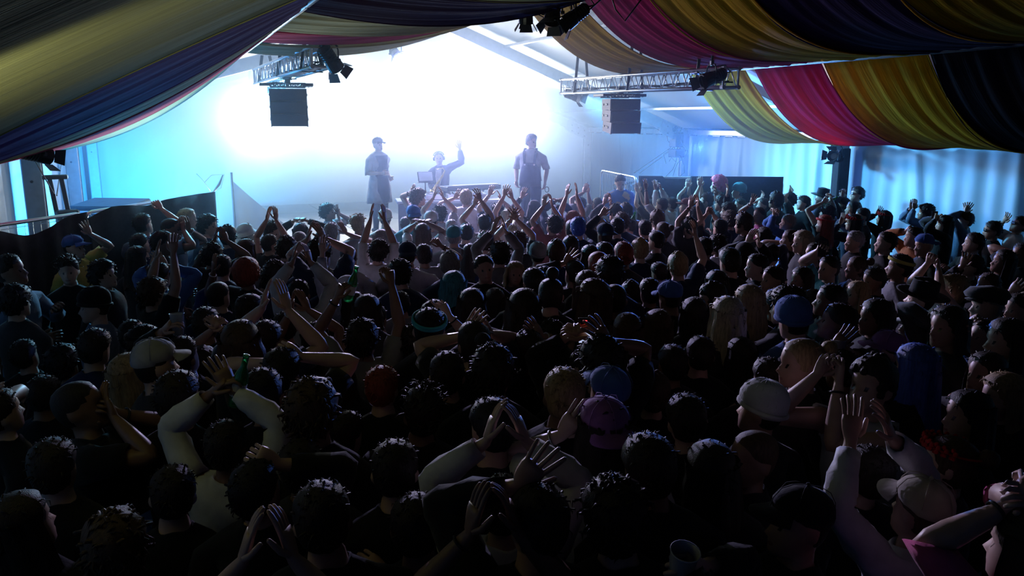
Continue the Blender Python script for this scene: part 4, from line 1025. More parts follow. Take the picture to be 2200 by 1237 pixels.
M_eye = mat('eye_dark', (.03, .025, .02), .2, var=0); M_lip = mat('lip', (.34, .14, .12), .5, var=0)
def hmat(nm, c): return mat('hair_'+nm, c, .55, spec=.32, var=.35, scale=30, bump=.5, bscale=90, stretch=(3, 3, .5))
HC = {k: hmat(k, c) for k, c in dict(black=(.012, .010, .010), dark=(.025, .017, .013), brown=(.075, .042, .024), blond=(.34, .23, .12), pale=(.50, .42, .30), grey=(.26, .25, .25), red=(.28, .05, .03), pink=(.55, .03, .10), teal=(.04, .22, .28), blue=(.05, .10, .42)).items()}
TC = {k: cmat('cloth_'+k, c, .85, spec=.15, var=.18, scale=9, bump=.25, bscale=40, sheen=.15) for k, c in dict(black=(.012, .012, .014), charcoal=(.045, .045, .05), navy=(.02, .03, .075), grey=(.22, .22, .23), light=(.42, .42, .44), white=(.66, .66, .68), beige=(.45, .40, .32), yellow=(.55, .48, .12), denim=(.14, .21, .33), blue=(.06, .14, .42), rust=(.32, .10, .03), brick=(.26, .07, .06), green=(.06, .16, .10), pink=(.55, .10, .24), purple=(.30, .12, .36), olive=(.14, .14, .07), teal=(.06, .25, .28), red=(.5, .02, .02), cyan=(.05, .4, .5)).items()}
M_trs = [TC['black'], TC['navy'], TC['charcoal'], TC['denim']]
HATS = {'cap', 'capback', 'bucket', 'fedora', 'beanie', 'hood', 'flatcap'}
def put_child(name, me, m, parent, M=None, piv=PIV):
    o = bpy.data.objects.new(name, me); COL.objects.link(o); o.parent = parent
    if not me.materials: me.materials.append(None)
    o.material_slots[0].link = 'OBJECT'; o.material_slots[0].material = m
    if M is not None:
        T = Matrix.Translation(Vector(piv)) @ Matrix(M.tolist()).to_4x4() @ Matrix.Translation(-Vector(piv)); o.matrix_local = T
    return o
def make_person(loc, rotz, scale, arms, hrot, hair=('short', 'dark'), hat=None, top=('tee', 'charcoal'), slv='short', width=1.0, skin=0, seed=0, extras=(), hem=(), knees=None, trs=None, loose=.016, shirt_name='shirt'):
    root = thing('person', None, 'person', loc, rotz, None); root.scale = (scale,)*3
    V = body_mesh(arms, hrot, width, knees); me = fast_mesh('body', V, B_T, B_MI)
    for q in (SKIN[skin], M_eye, M_lip): me.materials.append(q)
    link('body', me, root)
    g = garment_mesh(arms, slv, seed % 97, width, hem, loose); g.materials.append(TC[top[1]]); link(shirt_name, g, root)
    if knees is None: put_child('trousers', TROUSERS, trs or M_trs[seed % 4], root)
    else:
        tm = trouser_mesh(knees); tm.materials.append(trs or M_trs[0]); link('trousers', tm, root)
    if knees is None: put_child('shoe', SHOE_R, M_black, root); put_child('shoe', SHOE_L, M_black, root)
    if hair: put_child('hair', HAIR[hair[0]], HC[hair[1]], root, hrot)
    if hat: put_child({'cap': 'cap', 'capback': 'cap', 'bucket': 'bucket_hat', 'fedora': 'brimmed_hat', 'beanie': 'beanie', 'hood': 'hood', 'flatcap': 'flat_cap'}.get(hat[0], hat[0]), HAIR[hat[0]], TC[hat[1]] if hat[1] in TC else HC[hat[1]], root, hrot)
    for nm, m in extras: put_child(nm, HAIR[nm], m, root, hrot)
    return root
# ------------------------------------------------------------------ the crowd: where each head is, hair, top, sleeves, raised hands
# head | hair.colour | top colour | sleeves | hands (c clap, o open, f fist, p point, h holding, w flat) | options
CROWD = """
28 578|short.dark|denim|long||f=R lm=the bearded man at the left edge
160 531|short.dark|yellow|short|196,489o|f=R hat=cap.blue lm=the yellow-shirted man in the blue cap
149 581|quiff.dark|black|long||f=CR lm=the man in a dark jacket turned to the camera
226 590|mop.black|charcoal|long||f=R
293 553|long.dark|charcoal|long||
311 480|short.dark|denim|short|348,434f|
367 491|buzz.dark|denim|short|407,484c 412,482c|f=R
403 469|long.blond|denim|long||f=R lm=the blond person in a denim jacket
448 485|mop.dark|navy|short||f=R
455 548|mop.black|black|short|476,503c 480,503c|
492 507|curly.dark|navy|short||
307 523|short.black|navy|short||
350 522|short2.dark|charcoal|short||f=R
329 630|mop.brown|black|short|341,537o 376,518o|f=AR
345 590|short.black|blue|long|337,556c 342,556c|
533 500|buzz.dark|white|long|530,486o|hat=bucket.white lm=the person in a white hat
528 536|bob.brown|grey|short||
478 572|short.black|navy|short||
533 588|afro.red|black|short|447,570o|lm=the red afro
471 633|buzz.dark|navy|short|| lm=the cropped head
537 665|long.dark|navy|long||f=AR
306 735|short.black|charcoal|short||hat=headband.black f=AR
284 718|short.dark|black|short||
400 760|short.dark|black|long|352,683h|prop=cup
338 782|buzz.dark|charcoal|long||hat=cap.light f=AR
437 785|afro.dark|black|short|470,684f 463,690f|
524 733|bob.brown|navy|short|600,637c 606,637c|
442 694|short.dark|navy|short||
280 800|long.blond|black|short||f=AR
579 523|short.dark|black|none|580,461c 587,459c|el=out lm=the bare arms clapping high at the stage edge
586 498|quiff.dark|charcoal|short||f=R
650 497|bob.dark|black|long|633,463w 655,463w|el=out lm=the arched arms
645 517|buzz.grey|grey|short||
615 533|mop.dark|black|short||
707 455|mop.dark|light|short|734,452o 737,466o|f=R lm=the tall dark-haired person in a pale tee
714 496|short.grey|grey|short|731,494c 739,494c|
771 482|quiff.blond|rust|short||
812 540|mop.dark|white|elbow|806,449c 815,449c|w=1.1 lm=the white shirt with high straight arms
828 468|buzz.dark|beige|long||hat=beanie.beige lm=the beige beanie and hoodie
821 514|long.grey|light|short||
746 551|buzz.dark|light|short||
690 546|mop.dark|navy|short|673,495c 680,496c|
648 628|short.black|white|long|642,545c 653,542c|w=1.05 lm=the white sleeves with crossed wrists
748 622|buzz.pale|light|long|690,524o|hat=hood.light
592 592|mop.dark|navy|short||
782 727|mop.dark|grey|short|723,617f 842,580f|f=A prop=bottle w=1.1 lm=the long bare arm with a fist
789 667|bob.dark|charcoal|short||
814 682|short.dark|navy|short||
689 722|long.dark|black|none|640,650c 633,647c|
602 795|short.black|black|short|581,748f 638,735f|
565 728|short.dark|black|short||
898 424|mop.brown|denim|none|880,404o|f=AR lm=the brown-haired person in a denim vest
945 458|mop.dark|light|short|936,415c 947,414c|
890 460|short.dark|teal|short||hat=capback.blue
907 500|bob.brown|white|short|903,466w 913,466w|
924 473|short.dark|light|short||hat=cap.white
970 488|short.grey|charcoal|long||
975 506|short.grey|grey|short||hat=cap.teal
1002 424|short2.blond|white|short|976,428o|
1039 478|short.dark|light|short|1022,405o 1020,428o|
1066 455|quiff.dark|navy|short|1052,409o 1074,419c|
1084 467|buzz.pale|beige|short|1087,407o 1100,416o|
877 545|short.black|light|short||hat=capback.navy w=1.1
912 548|short2.dark|grey|short|949,514f|w=1.15
968 567|curly.grey|navy|short||
1072 545|mop.dark|grey|long|1067,483c 1077,481c|lm=the grey sleeves joined overhead
1043 575|short.dark|black|short||f=C
1104 586|bob.blond|charcoal|short||f=C lm=the blond woman turned to the camera
863 587|mop.black|navy|short||
863 650|short.dark|grey|short||w=1.15
972 614|bob.teal|black|short||
1009 653|bob.dark|charcoal|short||
1062 645|bob.dark|navy|short||
933 678|short.dark|charcoal|short||
917 703|short.black|black|short||hat=headband.cyan lm=the cyan headband
896 737|mop.dark|black|short|969,656p|
1013 733|bun.dark|black|short|1026,690c 1032,692c|f=AL
1146 448|hood.|charcoal|long|1120,414o|hat=hood.charcoal
1114 520|mop.brown|charcoal|short|1100,459o 1106,460o|
1100 500|short.pale|light|short||
1185 482|mop.dark|brick|short|1171,431c 1180,431c|w=1.1 lm=the brick-red tee
1194 455|short.dark|navy|long|1197,422w 1206,422w|
1231 470|bob.red|light|short|1225,399c 1230,401c|
1244 438|short.dark|grey|short|1258,405c 1264,405c|
1281 437|ponytail.dark|light|short|1265,441h|prop=phone f=AL
1322 457|curly.dark|charcoal|long|1299,427c 1304,428c|
1226 490|bun.black|light|short||lm=the black bun
1242 487|short.blue|navy|short||
1286 488|curly.blond|navy|short||
1324 487|short.dark|black|long|1290,449p|
1300 503|short.black|navy|short||hat=capback.navy
1343 453|curly.dark|charcoal|short||
1338 476|mop.brown|navy|short||
1352 485|short.dark|navy|short|1362,466h|prop=bottle
1226 527|short.dark|charcoal|short||
1194 542|curly.brown|navy|short||lm=the brown curls
1230 585|short.dark|charcoal|long|1217,549o|
1155 545|buzz.dark|charcoal|short||hat=beanie.grey lm=the grey beanie
1300 545|short2.dark|navy|short||
1338 545|short.red|charcoal|short||lm=the orange-topped hair
1375 537|curly.blond|navy|short||
1265 551|long.dark|navy|short||
1284 569|buzz.red|black|short||
1309 588|mop.black|navy|short||
1144 607|short.black|black|short||
1181 632|topbun.dark|black|short||
1263 614|long.brown|black|short||
1272 637|long2.brown|black|long||f=AL lm=the large long brown hair
1320 642|buzz.dark|black|short||
1357 629|curly.dark|black|short||lm=the broad dark curls
1315 606|short.dark|black|short||f=L
1121 661|bob.dark|black|short||
1343 709|long.brown|charcoal|long||lm=the long brown hair at the lower middle
1255 792|short.black|black|long|1228,694h 1246,697h|prop=phonelit lm=the person filming on a lit phone
1137 753|curlylong.dark|black|short|1156,700o|
1292 778|mop.black|black|short|1292,705o|
1185 732|mop.dark|charcoal|short||
1421 440|short.dark|white|elbow|1384,397o|
1441 437|short.dark|white|long|1405,398o 1415,396f|
1394 440|short.dark|black|short|1366,404c 1371,405c|
1462 430|short2.black|light|short|1478,394c 1483,394c|f=AL
1515 431|curly.dark|navy|short|1500,391c 1506,391c|
1542 397|afro.pink|charcoal|short||lm=the pink wig
1549 436|mop.dark|charcoal|none|1534,402f|
1563 453|mop.dark|black|long|1562,406o|
1586 410|short.dark|navy|short||hat=beanie.teal lm=the teal beanie
1628 462|short.black|pink|none|1613,427o|f=L lm=the pink vest
1638 440|short.dark|black|short|1636,417o|
1473 442|short.brown|grey|short||hat=cap.brick f=AL
1478 488|curly.dark|charcoal|short|1490,434c 1495,433c|
1546 488|short.dark|navy|short|1517,449f 1526,449f|
1412 471|curly.brown|light|short||
1423 495|bun.brown|charcoal|short||
1567 472|mop.brown|navy|short||
1409 517|short.dark|black|long||f=AL
1514 531|short.black|navy|short||
1544 526|mop.dark|white|short||w=1.15 lm=the big man in a white tee
1457 571|curly.blond|navy|short|1496,492o|
1600 546|hood.|black|long|1612,510c 1629,506c|hat=hood.black
1625 570|short.black|black|long||f=L lm=the profile lit blue
1418 584|short.dark|navy|short||
1542 609|long.dark|black|short||
1531 640|curly.dark|black|short||f=L
1492 672|bob.dark|black|short||
1562 677|long2.pale|charcoal|short||lm=the long pale hair
1613 646|long.blond|black|short||lm=the straight blond hair lit blue
1409 701|bob.brown|charcoal|short||
1396 624|short.dark|black|short||
1442 637|short.dark|black|long||hat=cap.blue
1695 430|mop.dark|black|short|1694,407o 1700,407o|
1725 436|short2.dark|black|long||f=L
1764 424|short.black|black|long||hat=fedora.black f=L lm=the black brimmed hat
1771 457|mop.dark|black|none|1769,426f 1786,416h|prop=bottle2 f=AL
1808 438|short.dark|black|long|1805,416c 1811,415c|
1839 417|short2.black|black|short||f=L tall extra=sunglasses lm=the tall man in sunglasses
1830 448|long.dark|charcoal|long||f=L
1771 480|long.red|black|long||hat=headband.red lm=the red headband
1833 477|long.dark|navy|long|1798,472o 1817,463o|hat=flowers.red lm=the red flower crown
1853 463|short.dark|black|long||f=L
1897 468|bob.dark|black|long|1881,452o|hat=flowers.red f=AL lm=the single red flower by the wall
1666 430|curly.dark|black|short||f=AL
1689 477|short.grey|blue|long|1656,453f 1662,452f|f=L
1695 513|bun.dark|black|none|1684,516h|f=L
1725 518|bob.pale|charcoal|short||f=L
1780 575|short.dark|teal|short|1757,522h|f=L prop=phone lm=the masked face with a raised phone
1835 516|short.grey|black|long||f=L
1839 573|bun.brown|black|long||f=L
1654 544|short.dark|navy|long|1668,560h 1661,578h|prop=phoneblue
1662 650|short.black|black|long|1648,633o|lm=the hand on its own head
1693 658|mop.dark|black|short||f=AL
1741 656|afro.dark|black|long||lm=the glittering afro
1778 644|short.dark|black|long||f=L
1840 631|long.blond|black|long||f=L
1712 686|short.dark|blue|long||hat=beanie.blue lm=the bright blue beanie
1812 792|short.black|black|long|1827,735h 1797,722o|prop=cup lm=the raised plastic cup
1897 752|short.dark|black|long||hat=cap.purple f=L lm=the purple cap
1722 778|bun.blond|black|short||f=L
1865 830|curly.dark|light|none|1747,776f 1772,800f|el=down f=CL lm=the curly head with a bare raised arm
1966 1092|short.brown|white|long|1815,905o 1900,903o|f=AL hat=cap.beige w=1.2 el=out lm=the white jacket with both hands raised
1630 878|buzz.dark|charcoal|short||hat=beanie.white f=AL lm=the pale knitted cap
1607 978|buzz.brown|black|long||f=L
1711 1122|short.dark|black|long||f=L hat=cap.black
1478 1300|short.dark|black|long|1498,1170h|prop=bigcup
2205 1180|long.dark|pink|elbow|2168,1032f 2178,1030f|f=AL
2077 890|long.black|black|long||f=L
2113 803|bob.dark|black|long||f=L lm=the face lit bright blue
2160 850|bob.blond|black|long||f=L
2031 992|bun.brown|charcoal|long||hat=flowers.red f=AL
1649 806|short.dark|black|long|1648,800f|
1987 456|mop.dark|denim|long|1951,440c 1957,441c|f=L
2028 480|long.black|black|long|2003,462h 2014,458h|f=L prop=phone
2072 472|short.dark|denim|long|2072,447c 2078,445c|f=AL lm=the wide denim sleeves
2133 493|short.black|black|long|2126,519o|f=L extra=sunglasses
2184 481|short.black|white|long|2152,469o|f=L extra=sunglasses
1962 508|short.dark|rust|long|1947,485f|f=L lm=the rust-coloured sweater
1987 526|buzz.pale|black|long||f=L hat=capback.blue
2040 622|mop.blond|light|none|1991,548f 2008,562f|f=L lm=the two straight bare arms
1928 572|short.black|grey|short||f=L hat=headband.yellow lm=the yellow headband
2115 614|short.brown|black|long|2064,556o|f=L
2190 662|short.dark|black|none|2176,609o|f=L
2122 655|short.grey|charcoal|long||f=L hat=flatcap.charcoal
2104 722|short.dark|blue|short|2086,674f|f=L
1962 698|short.dark|light|long||f=L hat=cap.white
1971 640|short.black|black|long||hat=fedora.black f=AL
1968 788|long.blue|black|long||f=AL
2035 702|bob.dark|charcoal|long|2034,695o|f=L
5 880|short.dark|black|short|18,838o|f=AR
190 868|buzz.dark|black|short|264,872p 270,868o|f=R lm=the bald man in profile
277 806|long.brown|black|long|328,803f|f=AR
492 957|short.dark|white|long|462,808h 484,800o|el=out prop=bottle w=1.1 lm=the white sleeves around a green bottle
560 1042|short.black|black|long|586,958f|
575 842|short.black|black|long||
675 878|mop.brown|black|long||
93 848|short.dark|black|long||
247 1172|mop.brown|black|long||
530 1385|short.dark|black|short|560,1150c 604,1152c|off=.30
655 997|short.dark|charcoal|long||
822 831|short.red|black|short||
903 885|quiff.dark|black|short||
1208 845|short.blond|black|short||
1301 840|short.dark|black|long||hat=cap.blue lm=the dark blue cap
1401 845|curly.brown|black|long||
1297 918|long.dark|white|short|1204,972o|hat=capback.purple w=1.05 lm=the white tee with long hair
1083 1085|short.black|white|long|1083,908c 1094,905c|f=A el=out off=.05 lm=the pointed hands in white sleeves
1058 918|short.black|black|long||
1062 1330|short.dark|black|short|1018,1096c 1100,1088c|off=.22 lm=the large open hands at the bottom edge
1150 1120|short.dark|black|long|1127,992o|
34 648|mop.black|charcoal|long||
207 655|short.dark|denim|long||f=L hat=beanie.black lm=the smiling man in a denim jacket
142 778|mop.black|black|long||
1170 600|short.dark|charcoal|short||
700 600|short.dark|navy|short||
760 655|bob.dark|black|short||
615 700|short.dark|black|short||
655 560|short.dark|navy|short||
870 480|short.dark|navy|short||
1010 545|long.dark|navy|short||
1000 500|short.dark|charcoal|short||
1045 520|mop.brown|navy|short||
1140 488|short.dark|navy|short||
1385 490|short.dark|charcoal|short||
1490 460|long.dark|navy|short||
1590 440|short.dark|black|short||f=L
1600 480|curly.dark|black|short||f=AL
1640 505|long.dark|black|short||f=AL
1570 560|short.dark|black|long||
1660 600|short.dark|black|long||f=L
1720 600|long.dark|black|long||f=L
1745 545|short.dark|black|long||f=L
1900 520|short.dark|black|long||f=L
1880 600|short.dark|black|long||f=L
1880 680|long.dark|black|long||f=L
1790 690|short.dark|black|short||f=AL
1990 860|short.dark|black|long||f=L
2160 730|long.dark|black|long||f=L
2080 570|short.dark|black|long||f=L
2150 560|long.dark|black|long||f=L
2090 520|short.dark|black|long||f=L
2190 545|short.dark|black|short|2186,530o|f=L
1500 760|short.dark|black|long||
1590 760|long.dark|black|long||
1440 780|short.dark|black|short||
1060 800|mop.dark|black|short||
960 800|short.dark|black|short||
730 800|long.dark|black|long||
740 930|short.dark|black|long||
380 850|short.dark|black|short||
60 760|short.dark|black|long||
200 745|short.dark|navy|long||
980 950|short.dark|black|short||
1180 930|long.dark|black|short||
1480 900|short.dark|black|short||
1400 1000|short.dark|black|long||
850 1010|short.dark|black|long||
370 1060|short.dark|black|long||
120 1000|short.dark|black|long||
1530 1010|long.dark|black|long||
700 1110|short.dark|black|short||
1330 1110|mop.dark|black|short||
900 1130|short.dark|black|long||
1850 1010|short.dark|black|long||
60 1120|long.dark|black|long||
"""
# ------------------------------------------------------------------ placing the crowd
TOP_WORD = dict(black='black', charcoal='charcoal', navy='navy', grey='grey', light='pale grey', white='white', beige='beige', yellow='yellow', denim='denim-blue', blue='blue', rust='rust', brick='brick-red', pink='pink', teal='teal', green='green')
HAIR_WORD = dict(buzz='cropped', short='short', short2='tousled', quiff='quiffed', mop='thick', long='long', long2='very long', bob='bobbed', bun='bun-tied', topbun='top-knotted', ponytail='ponytailed', curly='curly', afro='bushy', curlylong='long curly')
HAT_WORD = dict(cap='cap', capback='backward cap', bucket='bucket hat', fedora='brimmed hat', beanie='beanie', hood='hood', flatcap='flat cap', headband='headband', flowers='flower crown')
COLW = dict(black='black', dark='dark', brown='brown', blond='blond', pale='fair', grey='grey', red='red', pink='pink', teal='teal', blue='blue')
def cam_depth(P):
    d = np.array(P, float)-np.array([0, 0, CAM_H]); return float((d@_fwd)*math.cos(PITCH)-d[2]*math.sin(PITCH))
def fence_side(P):
    """how far a floor point stays inside the open floor (positive = free)"""
    def sd(a, b):
        n = np.array([-(b[1]-a[1]), b[0]-a[0]]); n = n/np.linalg.norm(n); return -float((P[:2]-a[:2])@n)
    v = min(SY0-.40-P[1], WR-.45-P[0], P[0]-(WL+.40))
    if P[0] > FR0[0]-.3: v = min(v, sd(FR0, FR1)-.40)
    if P[0] < FL2[0]+.3: v = min(v, (sd(FL0, FL1) if P[1] < FL1[1] else sd(FL1, FL2))-.40)
    return v
FILL0 = [i for i, l in enumerate(CROWD.strip().split('\n')) if l.startswith('1170 600')][0]
placed = []
PROPS = []
def place_row(line, idx):
    a, hr, top, slv, hands, opt = (line.split('|')+[''])[:6]
    px, py = [float(q) for q in a.split()]; r = random.Random(idx*13+5)
    lm = None
    if 'lm=' in opt: opt, lm = opt.split('lm='); lm = lm.strip()
    O = dict((t.split('=')+['1'])[:2] for t in opt.split())
    best = None
    for k in range(13):
        s = (.91+.0155*k) if 'tall' not in O else 1.06+.01*k
        d = ray(px, py); Hc = 1.645*s; t = (Hc-CAM_H)/d[2] if d[2] < -1e-3 else 99
        P = np.array([0, 0, CAM_H])+d*t
        if t > 60 or fence_side(P) < 0:                     # move towards the camera until the place is free
            lo, hi = 1.0, min(t, 40)
            for _ in range(30):
                mid = (lo+hi)/2; q = np.array([0, 0, CAM_H])+d*mid
                if fence_side(q) < 0: hi = mid
                else: lo = mid
            P = np.array([0, 0, CAM_H])+d*lo; s = min(1.17, P[2]/1.645)
        dm = min([np.hypot(*(P[:2]-q[:2])) for q, _, _ in placed] or [9])
        sc = min(dm, .50)-.35*abs(s-1.0)
        if best is None or sc > best[0]: best = (sc, P, s)
    sc_, P, s = best
    if idx >= FILL0 and sc_ < .27: return
    f = O.get('f'); dirs = {'A': _fwd, 'C': -_fwd, 'R': _rt, 'L': -_rt}
    if f: v = sum(dirs[c] for c in f)
    else: v = np.array([4.9, 15.2, 0])-P; v = nrm(v)
    yaw = math.atan2(v[1], v[0])-math.pi/2+r.uniform(-.22, .22)
    if f == 'A': yaw = math.atan2(v[1], v[0])-math.pi/2
    c, sn = math.cos(yaw), math.sin(yaw); Rm = np.array([[c, -sn, 0], [sn, c, 0], [0, 0, 1]])
    loc = np.array([P[0], P[1], 0])-Rm@np.array([0, .0, 0])
    hrot = head_rot(r.uniform(-.28, .28), r.uniform(-.06, .22) if not hands else r.uniform(0, .3), r.uniform(-.10, .10))
    hl = [h for h in hands.split() if h]; arms = []; info = []; zc = cam_depth(P)
    pts = []
    for h in hl:
        mode = h[-1]; hx, hy = [float(q) for q in h[:-1].split(',')]
        d = ray(hx, hy); off = float(O.get('off', .10 if mode in 'cw' else .04)); W = np.array([0, 0, CAM_H])+d*(zc+off*s)
        L = Rm.T@(W-loc)/s; Sh = np.array([.17*(1 if L[0] > 0 else -1), 0, 1.44])
        if np.linalg.norm(L-Sh) > .60:                      # too far at this depth: take the point of the sight line nearest the shoulder
            dl = Rm.T@d; o_ = Rm.T@(np.array([0, 0, CAM_H])-loc)/s; t_ = float((Sh-o_)@dl)/float(dl@dl); L = o_+dl*t_
        pts.append((L, mode))
    if len(pts) == 2: pts.sort(key=lambda q: q[0][0]); sides = [-1, 1]
    elif len(pts) == 1: sides = [1 if pts[0][0][0] > 0 else -1]
    else: sides = []
    if len(pts) == 2 and pts[0][1] in 'cw' and pts[1][1] in 'cw' and pts[1][0][0]-pts[0][0][0] < .12:
        mid = (pts[0][0]+pts[1][0])/2; gap = .058 if pts[0][1] == 'c' else .02
        pts = [(mid+np.array([-gap, 0, 0]), pts[0][1]), (mid+np.array([gap, 0, 0]), pts[1][1])]
    for (L, mode), sd in zip(pts, sides):
        if len(pts) == 1 and abs(L[0]) < .1 and O.get('f') in ('L', 'R'): sd = 1 if O['f'] == 'L' else -1
        k = {}
        if mode == 'c': k = dict(curl=r.uniform(.08, .3), palm=[-sd, .25, .1], spread=r.uniform(.02, .10), hdir=[sd*r.uniform(.1, .35), r.uniform(0, .3), .9])
        elif mode == 'o': k = dict(curl=r.uniform(.10, .35), spread=r.uniform(.08, .22), palm=[-sd*.5, .8, 0], hdir=[sd*.1, .05, .7])
        elif mode == 'f': k = dict(curl=1.25, palm=[-sd*.7, .6, 0], hdir=[0, 0, .4])
        elif mode == 'p': k = dict(curl=.9, point=True, palm=[-sd*.5, .8, 0])
        elif mode == 'h': k = dict(curl=.85, palm=[-sd*.9, .2, 0])
        elif mode == 'w': k = dict(curl=.12, palm=[0, .2, -1], hdir=[-sd*1.6, 0, .2])
        # where the thing lies out of reach the arm stretches towards it
        if O.get('el') == 'out': k['hint'] = np.array([sd*1.0, .1, -.3])
        if O.get('el') == 'down': k['hint'] = np.array([sd*.3, .3, -1.0])
        A = Arm(sd, L, **k); arms.append(A); info.append((mode, A))
    for sd in (1, -1):
        if not any(A.side == sd for A in arms):
            g = r.random()
            if g < .55: T = (sd*.25, .06, .84)
            elif g < .8: T = (sd*.12, .24, 1.08)
            else: T = (sd*.16, .26, 1.28)
            arms.append(Arm(sd, T, curl=.5))
    hs, hc = (hr.split('.')+[''])[:2]; hat = None; extras = []
    if 'hat' in O: hat = tuple(O['hat'].split('.'))
    hair = (hs, hc) if hs in HAIR and hc else None
    if hat and hat[0] in HATS: hair = (('buzz' if hs in ('short', 'short2', 'buzz', 'quiff', 'mop', 'curly') else 'long'), hc) if hc else None
    if O.get('extra') == 'sunglasses': extras.append(('sunglasses', M_black))
    if hat and hat[0] == 'headphones': pass
    skin = r.choice([0, 0, 1, 1, 2, 2, 3]) if idx % 9 else 3
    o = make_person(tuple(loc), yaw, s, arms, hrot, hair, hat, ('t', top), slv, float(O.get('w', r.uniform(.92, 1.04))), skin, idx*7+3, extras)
    if slv in ('none', 'short', 'elbow') and idx % 3 == 0:
        for mode, A in info[:1]:
            m = MB(); c_ = A.E+(A.W-A.E)*.86; t_ = nrm(A.W-A.E); u_ = nrm(np.cross(t_, [.3, .8, .5])); v_ = np.cross(t_, u_)
            m.tube([tuple(c_+u_*.0315*math.cos(q)+v_*.0315*math.sin(q)) for q in np.linspace(0, 2*math.pi, 13)], .0055, 5, False); m.build('wristband', M_black if idx % 2 else M_truss, o, smooth=True)
    placed.append((P, o, dict(px=px, py=py, hair=(hs, hc), hat=hat, top=top, slv=slv, hands=[m for m, _ in info], lm=lm, f=f, prop=O.get('prop'), O=O)))
    if 'prop' in O:
        for mode, A in info:
            if mode in 'hf':
                Wp = A.W+A.hd*.085+A.pn*.045; PROPS.append((O['prop'], loc+Rm@(Wp*s), Rm@A.hd, Rm@A.pn, s, lm)); break
rows = [l for l in CROWD.strip().split('\n') if l.strip()]
for i, l in enumerate(rows): place_row(l, i)
print('CROWD', len(rows))
# ---- labels: look first, then where they stand; nearest well-known neighbour breaks ties
def arms_word(h):
    if not h: return ''
    if len(h) == 2:
        if h[0] in 'cw': return 'clapping overhead'
        if 'f' in h: return 'raising both fists'
        if 'h' in h: return 'holding something up'
        return 'raising both hands'
    return {'o': 'raising one hand', 'f': 'raising one fist', 'p': 'pointing up', 'h': 'holding one hand up', 'c': 'raising one hand', 'w': 'raising one hand'}[h[0]]
def zone(P):
    x, y = P[0], P[1]
    if x > 9.6 and y > 8: return 'by the right wall'
    if y > 11.2 and x > 7.6: return 'before the right fence'
    if y > 10.8: return 'at the stage front'
    if x < .3 and y > 5.5: return 'near the left fence'
    if y > 8.2: return 'in the front half of the crowd'
    if y > 5.2: return 'in mid crowd'
    return 'in the dark rear crowd'
def look(I):
    hw = ''
    if I['hat']:
        col = I['hat'][1] if len(I['hat']) > 1 else ''; hw = 'in %s %s' % (col, HAT_WORD.get(I['hat'][0], I['hat'][0]))
    else: hw = 'with %s %s hair' % (HAIR_WORD.get(I['hair'][0], 'short'), COLW.get(I['hair'][1], 'dark'))
    t = '%s %s' % (TOP_WORD.get(I['top'], I['top']), {'none': 'vest', 'short': 'tee', 'elbow': 'shirt', 'long': 'top'}[I['slv']])
    return hw, t
base = {}
for k, (P, o, I) in enumerate(placed):
    hw, t = look(I); aw = arms_word(I['hands']); s = ' '.join(x for x in ('person', hw, 'and', t, aw) if x); I['s'] = s; base.setdefault(s, []).append(k)
lms = [(k, I['lm'], I) for k, (P, o, I) in enumerate(placed) if I['lm']]
used = {}
def words(s): return len(s.split())
for s, ks in base.items():
    zs = {}
    for k in ks: zs.setdefault(zone(placed[k][0]), []).append(k)
    for z, kk in zs.items():
        for k in kk:
            P, o, I = placed[k]
            if len(ks) == 1: lab = s if words(s)+words(z) > 16 else s+' '+z
            elif len(kk) == 1 and words(s)+words(z) <= 16: lab = s+' '+z
            else: lab = None
            I['lab'] = lab
for k, (P, o, I) in enumerate(placed):
    if I['lab'] and I['lab'] not in used: used[I['lab']] = k; continue
    hw, t = look(I); aw = arms_word(I['hands']); done = False
    order = sorted((q for q in lms if q[0] != k), key=lambda q: math.hypot(q[2]['px']-I['px'], 1.4*(q[2]['py']-I['py'])))
    for nth in ('', 'second ', 'third '):
        for kk, name, J in order[:6]:
            dx, dy = I['px']-J['px'], I['py']-J['py']
            rel = ('right of' if dx > 0 else 'left of') if abs(dx) > abs(dy)*1.2 else ('behind' if dy > 0 else 'in front of')
            who = '%sperson %s in a %s' % (nth, hw, t)
            if ' in ' in hw[:4]: who = '%sperson %s and a %s' % (nth, hw, t)
            lab2 = '%s, %s %s' % (who, rel, name); lab = '%sperson %s, %s %s' % (nth, hw, rel, name)
            if words(lab2) > 16: lab2 = lab
            if words(lab) > 16: lab = lab2 = '%sperson %s %s' % (nth, rel, name)
            if lab2 not in used: lab = lab2; done = True
            elif lab not in used: done = True
            if done: break
        if done: break
    if words(lab) > 16: lab = lab.replace(' hair', '', 1) if words(lab) == 17 else '%sperson %s %s' % (nth, rel, name)
    I['lab'] = lab; used[lab] = k
for P, o, I in placed:
    o['label'] = I['lab']; o['group'] = 'people in the crowd'
# ---- things in their hands
M_bot = mat('green_glass', (.02, .28, .07), .08, var=.1, alpha=.5); M_cup = mat('clear_plastic_cup', (.45, .47, .5), .15, var=.05, alpha=.4); M_paper = mat('paper_cup', (.62, .58, .55), .6, var=.05)
M_phone = mat('phone_black', (.015, .015, .018), .25, var=0)
M_scr = mat('lit_phone_screen', (.1, .1, .12), .2, var=0, emit=(.30, .34, .5), estr=1.6); M_scrb = mat('blue_phone_screen', (.05, .08, .2), .2, var=0, emit=(.10, .25, .9), estr=1.5); M_red = mat('red_lit_icon', (.5, 0, 0), .3, var=0, emit=(1, .05, .05), estr=3.0); M_gold = mat('warm_lit_strip', (.5, .4, .1), .3, var=0, emit=(1, .7, .3), estr=1.6)
def screen(m, M, loc0, parent, z0, z1, mtl, nm, x0=-.033, x1=.033):
    q = MB(); q.box((( x0+x1)/2, -.0052, (z0+z1)/2), (x1-x0, .0012, z1-z0), None); q.build(nm, mtl, parent)
